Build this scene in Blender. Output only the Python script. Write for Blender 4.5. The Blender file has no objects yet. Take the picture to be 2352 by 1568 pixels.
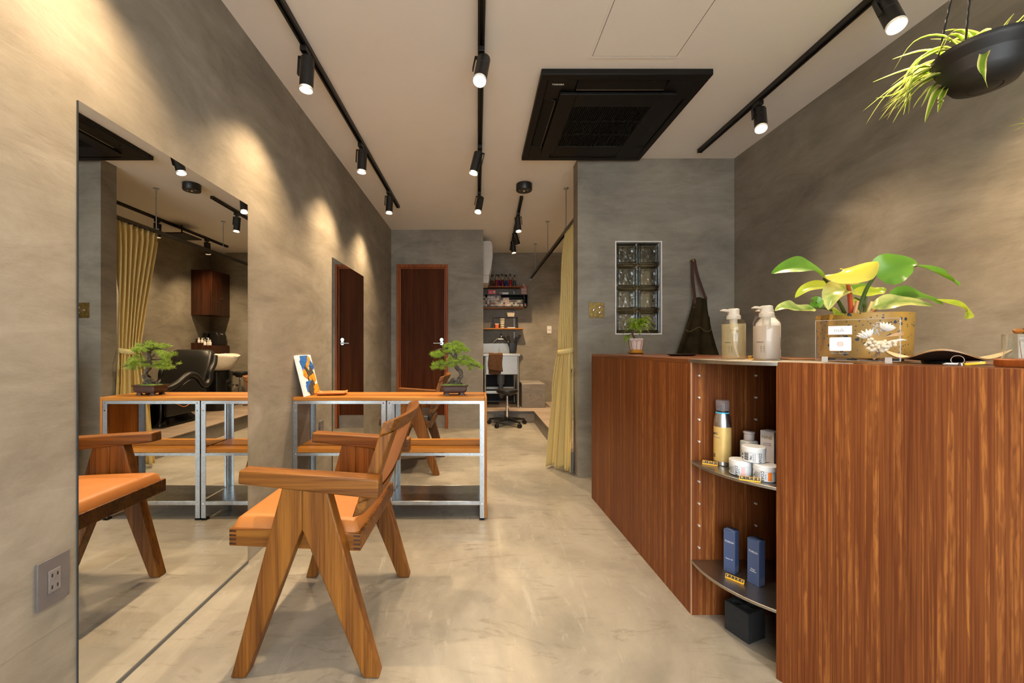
import bpy, math, random
from mathutils import Vector, Matrix, Euler, noise
R = random.Random(7)
PI = math.pi
S = bpy.context.scene
COL = S.collection

# ------------------------------------------------------------------ camera
EYE, FPX, VPX, VPY = 1.04, 921.0, 1098.0, 797.0     # eye height, focal length and vanishing point of the 2352x1568 frame
cd = bpy.data.cameras.new('camera'); cam = bpy.data.objects.new('camera', cd); COL.objects.link(cam)
cam.location = (0, 0, EYE); cam.rotation_euler = (PI/2, 0, 0)
cd.sensor_width = 36; cd.lens = 36*FPX/2352
cd.shift_x = (1176-VPX)/2352; cd.shift_y = (VPY-784)/2352
cd.clip_start = 0.02; cd.clip_end = 100
S.camera = cam

# ------------------------------------------------------------------ sky and exposure
W = bpy.data.worlds.new('overcast_sky'); S.world = W; W.use_nodes = True
bg = W.node_tree.nodes['Background']
bg.inputs[0].default_value = (0.93, 0.955, 1.0, 1); bg.inputs[1].default_value = 3.7
vs = S.view_settings
vs.view_transform = 'Standard'; vs.look = 'None'; vs.gamma = 1.0; vs.use_curve_mapping = False
vs.exposure = 1.20
SPOT_W = 41.0                                        # power of one track spot
WARM = (1.0, 0.725, 0.43)
NEUTRAL = (1.0, 0.785, 0.53)
S.cycles.use_denoising = True
S.cycles.max_bounces = 9; S.cycles.diffuse_bounces = 4; S.cycles.glossy_bounces = 4
S.cycles.transmission_bounces = 8; S.cycles.transparent_max_bounces = 10
S.cycles.use_adaptive_sampling = True; S.cycles.adaptive_threshold = 0.025
S.cycles.caustics_reflective = False; S.cycles.caustics_refractive = False
S.cycles.sample_clamp_indirect = 6.0

# room, in metres: camera stands at the origin and looks along +y
XL, XR, YE, YB, YF, ZC = -1.114, 2.045, 5.14, 6.39, -1.3, 2.545
YP0, YP1, XP = 3.20, 3.34, 0.795                     # partition: front face, rear face, free end
PLAT = 0.17                                          # height of the raised floor

def at(u, v, y):
    """metres of a point measured at pixel (u, v) of the photograph and standing y metres away"""
    return Vector(((u-VPX)*y/FPX, y, EYE-(v-VPY)*y/FPX))

# ------------------------------------------------------------------ geometry helpers
class G:
    def __init__(s): s.v = []; s.f = []; s.a = []
    def add(s, vs, fs, M=None, a=None):
        n = len(s.v)
        s.v += [tuple(M @ Vector(p)) if M is not None else tuple(p) for p in vs]
        s.f += [tuple(i+n for i in f) for f in fs]
        s.a += list(a) if a is not None else [0.0]*len(vs)
        return s
    def box(s, lo, hi, M=None):
        x0, y0, z0 = lo; x1, y1, z1 = hi
        return s.add([(x0,y0,z0),(x1,y0,z0),(x1,y1,z0),(x0,y1,z0),(x0,y0,z1),(x1,y0,z1),(x1,y1,z1),(x0,y1,z1)],
                     [(0,3,2,1),(4,5,6,7),(0,1,5,4),(1,2,6,5),(2,3,7,6),(3,0,4,7)], M)
    def cbox(s, c, d, M=None):
        return s.box([c[i]-d[i]/2 for i in range(3)], [c[i]+d[i]/2 for i in range(3)], M)
    def prism(s, poly, z0, z1, M=None):
        n = len(poly)
        ar = sum(poly[i][0]*poly[(i+1)%n][1]-poly[(i+1)%n][0]*poly[i][1] for i in range(n))
        if ar < 0: poly = poly[::-1]
        vs = [(x,y,z0) for x,y in poly]+[(x,y,z1) for x,y in poly]
        fs = [tuple(range(n-1,-1,-1)), tuple(range(n,2*n))]+[(i,(i+1)%n,n+(i+1)%n,n+i) for i in range(n)]
        return s.add(vs, fs, M)
    def prism_y(s, poly, y0, y1, M=None):            # polygon in the xz plane
        T = Matrix(((1,0,0,0),(0,0,1,0),(0,1,0,0),(0,0,0,1)))
        g = G().prism(poly, y0, y1, T); g.f = [f[::-1] for f in g.f]
        return s.add(g.v, g.f, M)
    def prism_x(s, poly, x0, x1, M=None):            # polygon in the yz plane
        T = Matrix(((0,0,1,0),(1,0,0,0),(0,1,0,0),(0,0,0,1)))
        g = G().prism(poly, x0, x1, T)
        return s.add(g.v, g.f, M)
    def lathe(s, prof, seg=32, c=(0,0,0), M=None, a=None):
        vs = []; fs = []; rows = []; av = []
        for k, (r, z) in enumerate(prof):
            if r < 1e-6:
                rows.append([len(vs)]*seg); vs.append((c[0], c[1], c[2]+z)); av.append(a[k] if a else 0)
            else:
                rows.append(list(range(len(vs), len(vs)+seg)))
                for i in range(seg):
                    t = 2*PI*i/seg; vs.append((c[0]+r*math.cos(t), c[1]+r*math.sin(t), c[2]+z)); av.append(a[k] if a else 0)
        for p, q in zip(rows, rows[1:]):
            for i in range(seg):
                j = (i+1) % seg
                f = []
                for k in (p[i], p[j], q[j], q[i]):
                    if k not in f: f.append(k)
                if len(f) > 2: fs.append(tuple(f))
        return s.add(vs, fs, M, av)
    def cyl(s, p0, p1, r0, r1=None, seg=16):
        return s.tube([p0, p1], [r0, r0 if r1 is None else r1], seg)
    def tube(s, pts, rad, seg=8, closed=False, flat=1.0, a=None):
        P = [Vector(p) for p in pts]; n = len(P)
        if not hasattr(rad, '__len__'): rad = [rad]*n
        vs = []; fs = []; av = []; nrm = None
        for i in range(n):
            if closed: t = P[(i+1)%n]-P[i-1]
            else: t = P[min(i+1,n-1)]-P[max(i-1,0)]
            t = t.normalized() if t.length > 1e-9 else Vector((0,0,1))
            if nrm is None:
                nrm = t.orthogonal().normalized() if abs(t.z) > .95 else t.cross(Vector((0,0,1))).normalized()
            nrm = (nrm-t*nrm.dot(t)).normalized(); b = t.cross(nrm)
            for k in range(seg):
                w = 2*PI*k/seg
                vs.append(P[i]+nrm*(rad[i]*math.cos(w))+b*(rad[i]*flat*math.sin(w))); av.append(a[i] if a else 0)
        m = n if closed else n-1
        for i in range(m):
            j = (i+1) % n
            for k in range(seg):
                l = (k+1) % seg
                fs.append((i*seg+k, i*seg+l, j*seg+l, j*seg+k))
        if not closed:
            fs.append(tuple(range(seg-1,-1,-1))); fs.append(tuple(range((n-1)*seg, n*seg)))
        return s.add(vs, fs, None, av)
    def loft(s, loops, cap=True, M=None):
        n = len(loops[0]); vs = [p for L in loops for p in L]; fs = []
        for i in range(len(loops)-1):
            for k in range(n):
                l = (k+1) % n
                fs.append((i*n+k, i*n+l, (i+1)*n+l, (i+1)*n+k))
        if cap:
            fs.append(tuple(range(n-1,-1,-1))); fs.append(tuple(range((len(loops)-1)*n, len(loops)*n)))
        return s.add(vs, fs, M)
    def grid(s, nu, nv, fn, M=None, wrap=False):
        vs = []; av = []
        for j in range(nv+1):
            for i in range(nu+1):
                r = fn(i/nu, j/nv)
                if len(r) == 4: vs.append(r[:3]); av.append(r[3])
                else: vs.append(r); av.append(0)
        w = nu+1
        fs = [(j*w+i, j*w+i+1, (j+1)*w+i+1, (j+1)*w+i) for j in range(nv) for i in range(nu)]
        return s.add(vs, fs, M, av)

def rrect(w, h, r, n=4, cx=0, cy=0):                 # rounded rectangle outline
    out = []
    for sx, sy, a0 in ((1,1,0),(-1,1,PI/2),(-1,-1,PI),(1,-1,3*PI/2)):
        for k in range(n+1):
            t = a0+PI/2*k/n
            out.append((cx+sx*(w/2-r)+r*math.cos(t), cy+sy*(h/2-r)+r*math.sin(t)))
    return out
def smoothpath(P, n=6):                              # Catmull-Rom
    P = [Vector(p) for p in P]; out = []
    for i in range(len(P)-1):
        p0 = P[max(i-1,0)]; p1 = P[i]; p2 = P[i+1]; p3 = P[min(i+2,len(P)-1)]
        for k in range(n):
            t = k/n
            out.append(.5*((2*p1)+(p2-p0)*t+(2*p0-5*p1+4*p2-p3)*t*t+(3*p1-p0-3*p2+p3)*t**3))
    out.append(P[-1]); return out
def lerp(a, b, t): return a+(b-a)*t
def RZ(a): return Matrix.Rotation(a, 4, 'Z')
def T(x, y=None, z=None): return Matrix.Translation((x, y, z) if y is not None else x)
def frame(o, x, y):                                  # matrix with origin o, unit axes x and y
    x = Vector(x).normalized(); y = Vector(y); y = (y-x*y.dot(x)).normalized(); z = x.cross(y)
    M = Matrix((( x.x,y.x,z.x,o[0]),(x.y,y.y,z.y,o[1]),(x.z,y.z,z.z,o[2]),(0,0,0,1))); return M

def mesh(name, g, m, parent=None, bev=0, smooth=40, solid=0, seg=2, sub=0):
    me = bpy.data.meshes.new(name)
    off = Vector((0,0,0))
    me.from_pydata([tuple(p) for p in g.v], [], g.f)
    if any(g.a):
        at_ = me.attributes.new('w', 'FLOAT', 'POINT'); at_.data.foreach_set('value', [float(x) for x in g.a])
    for mm in (m if isinstance(m, (list, tuple)) else [m]): me.materials.append(mm)
    if smooth:
        me.polygons.foreach_set('use_smooth', [True]*len(me.polygons))
        me.set_sharp_from_angle(angle=math.radians(smooth))
    o = bpy.data.objects.new(name, me); COL.objects.link(o)
    if parent is not None: o.parent = parent
    if solid:
        d = o.modifiers.new('thickness', 'SOLIDIFY'); d.thickness = solid; d.offset = 0
    if bev:
        b = o.modifiers.new('bevel', 'BEVEL'); b.width = bev; b.segments = seg; b.limit_method = 'ANGLE'; b.angle_limit = math.radians(35)
        b.harden_normals = False
    if sub:
        q = o.modifiers.new('sub', 'SUBSURF'); q.levels = sub; q.render_levels = sub
    return o
def tag(o, label, cat, group=None):
    o['label'] = label; o['category'] = cat
    if group: o['group'] = group
    return o
def thing(name, label, cat, loc=(0,0,0), rz=0, group=None):
    o = bpy.data.objects.new(name, None); COL.objects.link(o)
    o.empty_display_size = .05; o.location = loc; o.rotation_euler = (0,0,rz)
    return tag(o, label, cat, group)
def struct(name, g, m, parent=None, **k):
    o = mesh(name, g, m, parent, **k)
    if parent is None: o['kind'] = 'structure'
    return o
def dup(root, loc, rz=None, label=None, group=None):
    r = root.copy(); COL.objects.link(r); r.location = loc
    if rz is not None: r.rotation_euler = (0,0,rz)
    if label: r['label'] = label
    if group: r['group'] = group
    for ch in list(root.children):
        c = ch.copy(); COL.objects.link(c); c.parent = r
        for gch in list(ch.children):
            d = gch.copy(); COL.objects.link(d); d.parent = c
    return r
def textmesh(name, body, size, m, M, parent, wrap=None, ext=.0004, align='CENTER', xs=1.0, sp=1.0, bold=0):
    cu = bpy.data.curves.new(name, 'FONT'); cu.body = body; cu.size = size; cu.extrude = ext
    cu.align_x = align; cu.align_y = 'CENTER'; cu.space_character = sp; cu.resolution_u = 2; cu.offset = bold
    ob = bpy.data.objects.new(name, cu)
    me = bpy.data.meshes.new_from_object(ob)
    bpy.data.objects.remove(ob); bpy.data.curves.remove(cu)
    for p in me.vertices:
        x, y, z = p.co.x*xs, p.co.y, p.co.z
        if wrap: x, z = (wrap+z)*math.sin(x/wrap), (wrap+z)*math.cos(x/wrap)
        p.co = M @ Vector((x, y, z))
    me.materials.clear(); me.materials.append(m)
    o = bpy.data.objects.new(name, me); COL.objects.link(o); o.parent = parent
    return o

# ------------------------------------------------------------------ materials
def srgb(r, g, b):
    f = lambda c: (c/255/12.92) if c/255 <= .04045 else ((c/255+.055)/1.055)**2.4
    return (f(r), f(g), f(b))
def newmat(name):
    m = bpy.data.materials.new(name); m.use_nodes = True
    nt = m.node_tree; b = nt.nodes['Principled BSDF']
    return m, nt, b
def N(nt, kind, **k):
    n = nt.nodes.new('ShaderNode'+kind)
    for a, v in k.items():
        if a in n.inputs: n.inputs[a].default_value = v
        else: setattr(n, a, v)
    return n
def coords(nt, scale=(1,1,1), rot=(0,0,0), loc=(0,0,0)):
    tc = N(nt, 'TexCoord'); mp = N(nt, 'Mapping')
    mp.inputs['Scale'].default_value = scale; mp.inputs['Rotation'].default_value = rot; mp.inputs['Location'].default_value = loc
    nt.links.new(tc.outputs['Object'], mp.inputs['Vector'])
    return mp.outputs[0]
def noisetex(nt, vec, scale, detail=4, rough=.55, dist=0):
    n = N(nt, 'TexNoise'); n.inputs['Scale'].default_value = scale; n.inputs['Detail'].default_value = detail
    n.inputs['Roughness'].default_value = rough; n.inputs['Distortion'].default_value = dist
    nt.links.new(vec, n.inputs['Vector']); return n.outputs['Fac']
def ramp(nt, fac, stops):
    r = N(nt, 'ValToRGB'); e = r.color_ramp.elements
    while len(e) < len(stops): e.new(.5)
    for x, (p, c) in zip(e, stops): x.position = p; x.color = (*c, 1)
    nt.links.new(fac, r.inputs[0]); return r.outputs[0]
def mixc(nt, fac, a, b, mode='MIX'):
    n = N(nt, 'Mix'); n.data_type = 'RGBA'; n.blend_type = mode
    for sock, v in ((0, fac), (6, a), (7, b)):
        if isinstance(v, bpy.types.NodeSocket): nt.links.new(v, n.inputs[sock])
        elif sock == 0: n.inputs[0].default_value = v
        else: n.inputs[sock].default_value = (*v, 1)
    return n.outputs[2]
def bump(nt, b, h, strength=.1, dist=.01):
    n = N(nt, 'Bump'); n.inputs['Strength'].default_value = strength; n.inputs['Distance'].default_value = dist
    nt.links.new(h, n.inputs['Height']); nt.links.new(n.outputs[0], b.inputs['Normal'])
def mat(name, col, rough=.5, metal=0, var=.06, nscale=30, bmp=0, **k):
    m, nt, b = newmat(name)
    vec = coords(nt); f = noisetex(nt, vec, nscale, 3)
    c0 = tuple(max(0,x*(1-var)) for x in col); c1 = tuple(min(1,x*(1+var)) for x in col)
    nt.links.new(ramp(nt, f, [(.3, c0), (.7, c1)]), b.inputs['Base Color'])
    b.inputs['Roughness'].default_value = rough; b.inputs['Metallic'].default_value = metal
    if bmp: bump(nt, b, f, bmp, .002)
    for a, v in k.items(): b.inputs[a.replace('_',' ')].default_value = v
    return m
def plaster(name, c0, c1, c2, rough=.62, seed=0, scale=1.0, spec=.35, stroke=.42):
    """trowelled mortar: broad cloudy patches with sweeping strokes"""
    m, nt, b = newmat(name)
    v = coords(nt, (scale, scale, scale), loc=(seed, seed*1.7, seed*.3))
    big = noisetex(nt, v, 1.3, 5, .6, .8)
    vs_ = coords(nt, (2.0*scale, 2.0*scale, 4.4*scale), rot=(.5,.45,.2), loc=(seed*2, 0, seed))
    sweep = noisetex(nt, vs_, 1.0, 9, .64, .75)
    fine = noisetex(nt, v, 55, 4, .7)
    k = N(nt, 'Math', operation='MULTIPLY_ADD'); nt.links.new(sweep, k.inputs[0]); k.inputs[1].default_value = .75
    k2 = N(nt, 'Math', operation='MULTIPLY'); nt.links.new(big, k2.inputs[0]); k2.inputs[1].default_value = .35
    nt.links.new(k2.outputs[0], k.inputs[2])
    st = noisetex(nt, coords(nt, (3.2*scale, 3.2*scale, 15*scale), rot=(.75,.55,.3), loc=(seed, 3, seed)), 1.0, 10, .72, 1.1)
    k3 = N(nt, 'Math', operation='MULTIPLY_ADD'); nt.links.new(st, k3.inputs[0]); k3.inputs[1].default_value = stroke
    k4 = N(nt, 'Math', operation='SUBTRACT'); nt.links.new(k.outputs[0], k4.inputs[0]); k4.inputs[1].default_value = stroke/2
    nt.links.new(k4.outputs[0], k3.inputs[2]); k = k3
    col = ramp(nt, k.outputs[0], [(.33, c0), (.55, c1), (.75, c2)])
    col = mixc(nt, .10, col, mixc(nt, fine, c0, c2), 'MIX')
    nt.links.new(col, b.inputs['Base Color'])
    b.inputs['Roughness'].default_value = rough; b.inputs['Specular IOR Level'].default_value = spec
    bump(nt, b, k.outputs[0], .22, .012)
    return m
def wood(name, dark, mid, light, along='z', scale=1.0, rough=.4, fig=1.0, coat=0.0, seed=0.0, stretch=26, spec=.5):
    m, nt, b = newmat(name)
    s_ = {'x': (1, stretch, stretch), 'y': (stretch, 1, stretch), 'z': (stretch, stretch, 1)}[along]
    s_ = tuple(q*scale for q in s_)
    v = coords(nt, s_, loc=(seed, seed, seed))
    a = noisetex(nt, v, 1.0, 6, .6, .35*fig)
    v2 = coords(nt, tuple(q*.22 if q > scale*1.01 else q*.5 for q in s_), loc=(seed+3, seed, 1))
    c = noisetex(nt, v2, 1.0, 3, .5, .9*fig)
    v3 = coords(nt, tuple(q*4.2 for q in s_), loc=(seed, 5, seed))
    fine = noisetex(nt, v3, 1.0, 3, .6)
    k = N(nt, 'Math', operation='MULTIPLY_ADD'); nt.links.new(a, k.inputs[0]); k.inputs[1].default_value = .6
    k2 = N(nt, 'Math', operation='MULTIPLY'); nt.links.new(c, k2.inputs[0]); k2.inputs[1].default_value = .4
    nt.links.new(k2.outputs[0], k.inputs[2])
    col = ramp(nt, k.outputs[0], [(.36, dark), (.49, mid), (.62, light)])
    col = mixc(nt, .30, col, ramp(nt, fine, [(.35, dark), (.6, light)]), 'MIX')
    nt.links.new(col, b.inputs['Base Color'])
    b.inputs['Roughness'].default_value = rough; b.inputs['Specular IOR Level'].default_value = spec
    if coat: b.inputs['Coat Weight'].default_value = coat; b.inputs['Coat Roughness'].default_value = .15
    bump(nt, b, fine, .06, .002)
    return m
def glassmat(name, col=(1,1,1), rough=0.0, ior=1.45, wav=0, wscale=20, thin=False):
    m, nt, b = newmat(name)
    if thin:                                         # window pane: mostly clear, mirrors a little at grazing angles
        nt.nodes.remove(b); out = nt.nodes['Material Output']
        t = N(nt, 'BsdfTransparent'); t.inputs[0].default_value = (*col, 1)
        g = N(nt, 'BsdfGlossy'); g.inputs['Roughness'].default_value = rough
        lw = N(nt, 'LayerWeight'); lw.inputs[0].default_value = .5
        p1 = N(nt, 'Math', operation='POWER'); nt.links.new(lw.outputs['Facing'], p1.inputs[0]); p1.inputs[1].default_value = 4
        fr = N(nt, 'Math', operation='MULTIPLY_ADD'); nt.links.new(p1.outputs[0], fr.inputs[0]); fr.inputs[1].default_value = .75; fr.inputs[2].default_value = .045
        mx = N(nt, 'MixShader'); nt.links.new(fr.outputs[0], mx.inputs[0]); nt.links.new(t.outputs[0], mx.inputs[1]); nt.links.new(g.outputs[0], mx.inputs[2])
        nt.links.new(mx.outputs[0], out.inputs['Surface']); return m
    b.inputs['Base Color'].default_value = (*col, 1); b.inputs['Transmission Weight'].default_value = 1
    b.inputs['Roughness'].default_value = rough; b.inputs['IOR'].default_value = ior
    if wav:
        f = noisetex(nt, coords(nt), wscale, 3, .5, .8); bump(nt, b, f, wav, .01)
    return m
def leafmat(name, c_mid, c_edge, lo, hi, trans=.35, rough=.35, blotch=0):
    """leaf whose colour runs from the midrib (attribute w = 0) to the margin (w = 1)"""
    m, nt, b = newmat(name)
    at_ = N(nt, 'Attribute'); at_.attribute_name = 'w'
    f = at_.outputs['Fac']
    if blotch:
        n = noisetex(nt, coords(nt), blotch, 4, .6, 1.0)
        k = N(nt, 'Math', operation='MULTIPLY_ADD'); nt.links.new(n, k.inputs[0]); k.inputs[1].default_value = 1.6; k.inputs[2].default_value = -.3
        k2 = N(nt, 'Math', operation='MULTIPLY'); nt.links.new(k.outputs[0], k2.inputs[0]); nt.links.new(f, k2.inputs[1])
        k3 = N(nt, 'Math', operation='ADD'); nt.links.new(k2.outputs[0], k3.inputs[0]); k3.inputs[1].default_value = .0
        nt.links.new(n, k3.inputs[1]); f = k3.outputs[0]
    col = ramp(nt, f, [(lo, c_mid), (hi, c_edge)])
    nt.links.new(col, b.inputs['Base Color']); b.inputs['Roughness'].default_value = rough
    out = nt.nodes['Material Output']
    tr = N(nt, 'BsdfTranslucent'); nt.links.new(col, tr.inputs[0])
    mx = N(nt, 'MixShader'); mx.inputs[0].default_value = trans
    nt.links.new(b.outputs[0], mx.inputs[1]); nt.links.new(tr.outputs[0], mx.inputs[2]); nt.links.new(mx.outputs[0], out.inputs['Surface'])
    return m
def emit(name, col, s):
    m, nt, b = newmat(name)
    b.inputs['Base Color'].default_value = (*col, 1)
    b.inputs['Emission Color'].default_value = (*col, 1); b.inputs['Emission Strength'].default_value = s
    return m

M = {}
M['wall'] = plaster('trowelled_mortar', (.155,.133,.100), (.262,.228,.177), (.365,.323,.260), seed=1.3, stroke=.30)
M['floor'] = plaster('polished_mortar_floor', (.215,.190,.150), (.45,.408,.335), (.575,.53,.45), rough=.30, seed=9.2, scale=1.5, spec=.5)
def floormat():
    """trowelled and sealed mortar: beige clouds, greyer stains, curved trowel scars, pin-head specks"""
    m, nt, b = newmat('polished_mortar_floor')
    c1 = noisetex(nt, coords(nt, (1.7,1.1,1), rot=(0,0,.4)), 1.0, 9, .68, .5)
    c2 = noisetex(nt, coords(nt, (.9,.7,1), loc=(4,2,0)), 1.6, 7, .62, .9)
    sc = noisetex(nt, coords(nt, (2.2,9,1), rot=(0,0,.7)), 1.0, 10, .74, 1.9)
    sc2 = noisetex(nt, coords(nt, (9,1.8,1), rot=(0,0,.35), loc=(7,1,0)), 1.0, 10, .74, 2.2)
    sp = noisetex(nt, coords(nt), 90, 3, .6)
    col = ramp(nt, c1, [(.32,(.240,.211,.166)),(.50,(.335,.298,.237)),(.68,(.42,.380,.312))])
    col = mixc(nt, ramp(nt, c2, [(.46,(0,0,0)),(.64,(.75,.75,.75))]), col, (.205,.187,.153))
    col = mixc(nt, ramp(nt, sc, [(.54,(0,0,0)),(.66,(.65,.65,.65))]), col, (.165,.140,.102))
    col = mixc(nt, ramp(nt, sc2, [(.57,(0,0,0)),(.70,(.50,.50,.50))]), col, (.50,.46,.39))
    col = mixc(nt, ramp(nt, sp, [(.70,(0,0,0)),(.76,(.35,.35,.35))]), col, (.20,.17,.13))
    nt.links.new(col, b.inputs['Base Color'])
    nt.links.new(ramp(nt, sc, [(.3,(.26,.26,.26)),(.7,(.42,.42,.42))]), b.inputs['Roughness'])
    bump(nt, b, sc, .10, .006); return m
M['floor'] = floormat()
M['platform'] = wood('greyed_vinyl_plank', (.22,.16,.12), (.33,.25,.19), (.42,.33,.25), 'x', .5, .5, seed=2)
M['riser'] = plaster('concrete_board', (.16,.14,.12), (.22,.195,.165), (.29,.26,.22), seed=6, scale=2.5)
M['ceiling'] = mat('warm_white_ceiling_paint', (.92,.87,.79), .9, var=.015, nscale=3)
M['ceiling_line'] = mat('dark_joint', (.05,.04,.035), .8)
M['black'] = mat('matt_black_metal', (.008,.0078,.0075), .45, var=.1)
M['blackplastic'] = mat('black_plastic', (.010,.0095,.009), .38, var=.1)
M['blacksoft'] = mat('black_leather', (.012,.011,.010), .38, var=.15, bmp=.15, nscale=120)
M['blackdeep'] = mat('black_board', (.008,.008,.008), .7)
M['tray'] = mat('zinc_tray', (.40,.425,.435), .24, 1.0, var=.15, nscale=40)
M['steel'] = mat('brushed_stainless_steel', (.40,.375,.335), .34, 1.0, nscale=60)
M['sinksteel'] = mat('satin_sink_steel', (.40,.375,.335), .46, 1.0, nscale=60)
M['galv'] = mat('galvanised_steel', (.40,.425,.435), .36, 1.0, var=.12, nscale=90)
M['chrome'] = mat('chrome', (.8,.78,.75), .1, 1.0)
M['brass'] = mat('aged_brass', (.19,.125,.038), .42, .9, var=.35, nscale=45)
M['mirror'] = mat('mirror_silver', (.93,.94,.92), .0, 1.0, var=.0)
M['mirror_edge'] = mat('mirror_glass_edge', (.035,.038,.036), .3)
M['white'] = mat('white_plastic', (.78,.76,.72), .35)
M['paper'] = mat('white_paper', (.86,.83,.78), .7)
M['outlet'] = mat('mauve_grey_plastic', (.125,.110,.106), .5)
M['outlet2'] = mat('mauve_grey_plastic_insert', (.185,.165,.158), .45)
SA = ((.052,.0125,.0035), (.135,.038,.010), (.26,.088,.022))
M['counter'] = wood('mahogany_veneer', *SA, 'z', 1.0, .42, 1.0, coat=.06, stretch=70)
M['counter_front'] = wood('flamed_mahogany_veneer', (.085,.019,.0055), (.24,.070,.016), (.50,.185,.042), 'z', 1.0, .42, 2.2, coat=.06, stretch=34, seed=3)
def veneer(name, base, light, dark, fl=1.0, seed=0.0):
    # ribbon-grained mahogany: bands, thin light streaks that wander, and short flecks
    m, nt, b = newmat(name)
    def nz(sc, dist, det=3, rough=.55): return noisetex(nt, coords(nt, sc, loc=(seed,seed*2,seed)), 1.0, det, rough, dist)
    band = nz((9,9,.35), .8*fl, 3); streak = nz((62,62,.55), .9*fl, 4, .6); fleck = nz((150,150,14), .4, 2); fine = nz((300,300,3), 0, 2)
    def mth(op, a, c):
        k = N(nt, 'Math', operation=op)
        for i, q in enumerate((a, c)):
            if isinstance(q, bpy.types.NodeSocket): nt.links.new(q, k.inputs[i])
            else: k.inputs[i].default_value = q
        return k.outputs[0]
    s1 = ramp(nt, streak, [(.50,(0,0,0)),(.60,(1,1,1))]); f1 = ramp(nt, fleck, [(.42,(.25,.25,.25)),(.60,(1,1,1))])
    bb = ramp(nt, band, [(.38,(.15,.15,.15)),(.62,(1,1,1))])
    lit = mth('MULTIPLY', mth('MULTIPLY', s1, f1), bb)
    col = mixc(nt, band, dark, base); col = mixc(nt, mth('MULTIPLY', lit, .85), col, light)
    col = mixc(nt, .18, col, ramp(nt, fine, [(.4,dark),(.6,light)]))
    nt.links.new(col, b.inputs['Base Color']); b.inputs['Roughness'].default_value = .45; b.inputs['Specular IOR Level'].default_value = .22
    bump(nt, b, fine, .05, .001); return m
M['counter_front'] = veneer('flamed_mahogany_veneer', (.170,.046,.0110), (.40,.148,.034), (.072,.0160,.0045), 1.7, 2.0)
M['counter'] = veneer('dark_mahogany_veneer', (.170,.046,.0110), (.40,.148,.034), (.072,.0160,.0045), .6, 7.0)
M['counter_top'] = wood('mahogany_veneer_top', *SA, 'y', 1.0, .3, 1.0, coat=.3, stretch=45)
for ax in 'xyz':
    M['teak_'+ax] = wood('oiled_teak_'+ax, (.036,.0082,.0010), (.150,.049,.0058), (.290,.112,.0155), ax, .8, .44, 1.6, coat=0, spec=.3, stretch=40, seed=ord(ax)*.1)
    M['pine_'+ax] = wood('oiled_shelf_board_'+ax, (.19,.054,.006), (.37,.132,.0155), (.52,.225,.036), ax, .55, .42, 1.0, coat=0, spec=.3, stretch=24, seed=ord(ax)*.2)
M['door'] = wood('dark_walnut_door', (.040,.0090,.0020), (.075,.0185,.0040), (.115,.031,.0070), 'z', .8, .62, 1.3, coat=0, stretch=28, spec=.12)
M['doorframe'] = wood('reddish_door_frame', (.15,.034,.006), (.27,.066,.012), (.38,.105,.022), 'z', 1, .5, stretch=30, spec=.25)
M['cabinet'] = wood('dark_rosewood_veneer', (.016,.004,.0015), (.040,.010,.0033), (.085,.024,.0075), 'z', 1, .35, coat=.1, stretch=34, seed=5)
M['tan'] = mat('cognac_leather', (.42,.150,.030), .5, var=.07, nscale=14, bmp=.05)
M['rust'] = mat('tan_leather_back', (.56,.205,.062), .6, var=.07, nscale=14, bmp=.05)
M['curtain'] = mat('mustard_linen', (.72,.56,.225), .9, var=.05, nscale=200, bmp=.1)
M['ropeblack'] = mat('black_cord', (.01,.01,.01), .8)
M['soil'] = mat('potting_soil', (.05,.035,.02), .95, var=.5, nscale=150, bmp=.6)
M['moss'] = mat('moss', (.12,.22,.03), .9, var=.5, nscale=150, bmp=.6)
M['bark'] = mat('grey_pine_bark', (.085,.068,.048), .9, var=.75, nscale=70, bmp=1.0)
M['claypot'] = mat('unglazed_brown_clay', (.060,.032,.024), .55, var=.2)

def wm(name, g, m, parent, **k):                     # part whose shape is given in room metres
    L = parent.location
    g.v = [(p[0]-L[0], p[1]-L[1], p[2]-L[2]) for p in g.v]
    return mesh(name, g, m, parent, **k)

# ------------------------------------------------------------------ the room
struct('floor', G().box((XL-.15, YF-.15, -.1), (XR+.15, YB+.15, 0)), M['floor'])
struct('pavement', G().box((XL-3, YF-6, -.12), (XR+3, YF-.15, -.02)), mat('pale_pavement', (.55,.54,.52), .8))
struct('ceiling', G().box((XL-.15, YF-.15, ZC), (XR+.15, YB+.15, ZC+.1)), M['ceiling'])
struct('wall_left', G().box((XL-.15, YF, 0), (XL, YE, ZC)), M['wall'])
struct('wall_right', G().box((XR, YF, 0), (XR+.15, YB, ZC)), M['wall'])
struct('wall_back', G().box((.067, YB, 0), (XR+.15, YB+.15, ZC)), M['wall'])
# raised floor of the wash area, L shaped
pl = struct('floor_raised', G().prism([(.067+.001, YB), (.067+.001, 5.50), (.772, 5.50), (.772, YP1), (XR, YP1), (XR, YB)], 0, PLAT-.012), M['riser'])
for i in range(9):                                   # planks on it
    y0 = 5.50-.018; 
    a, b_ = YP1+.004+i*.34, YP1+.004+(i+1)*.34-.003
    x0 = .760 if a < 5.48 else .070
    if a < 5.48 < b_: b_ = 5.479
    struct('plank', G().box((x0, a, PLAT-.0115), (XR-.001, min(b_, YB-.001), PLAT)), M['platform'], pl, bev=.002)
    if b_ >= 5.479 and a < 5.48: struct('plank', G().box((.070, 5.482, PLAT-.0115), (XR-.001, YP1+.004+(i+1)*.34-.003, PLAT)), M['platform'], pl, bev=.002)
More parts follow.
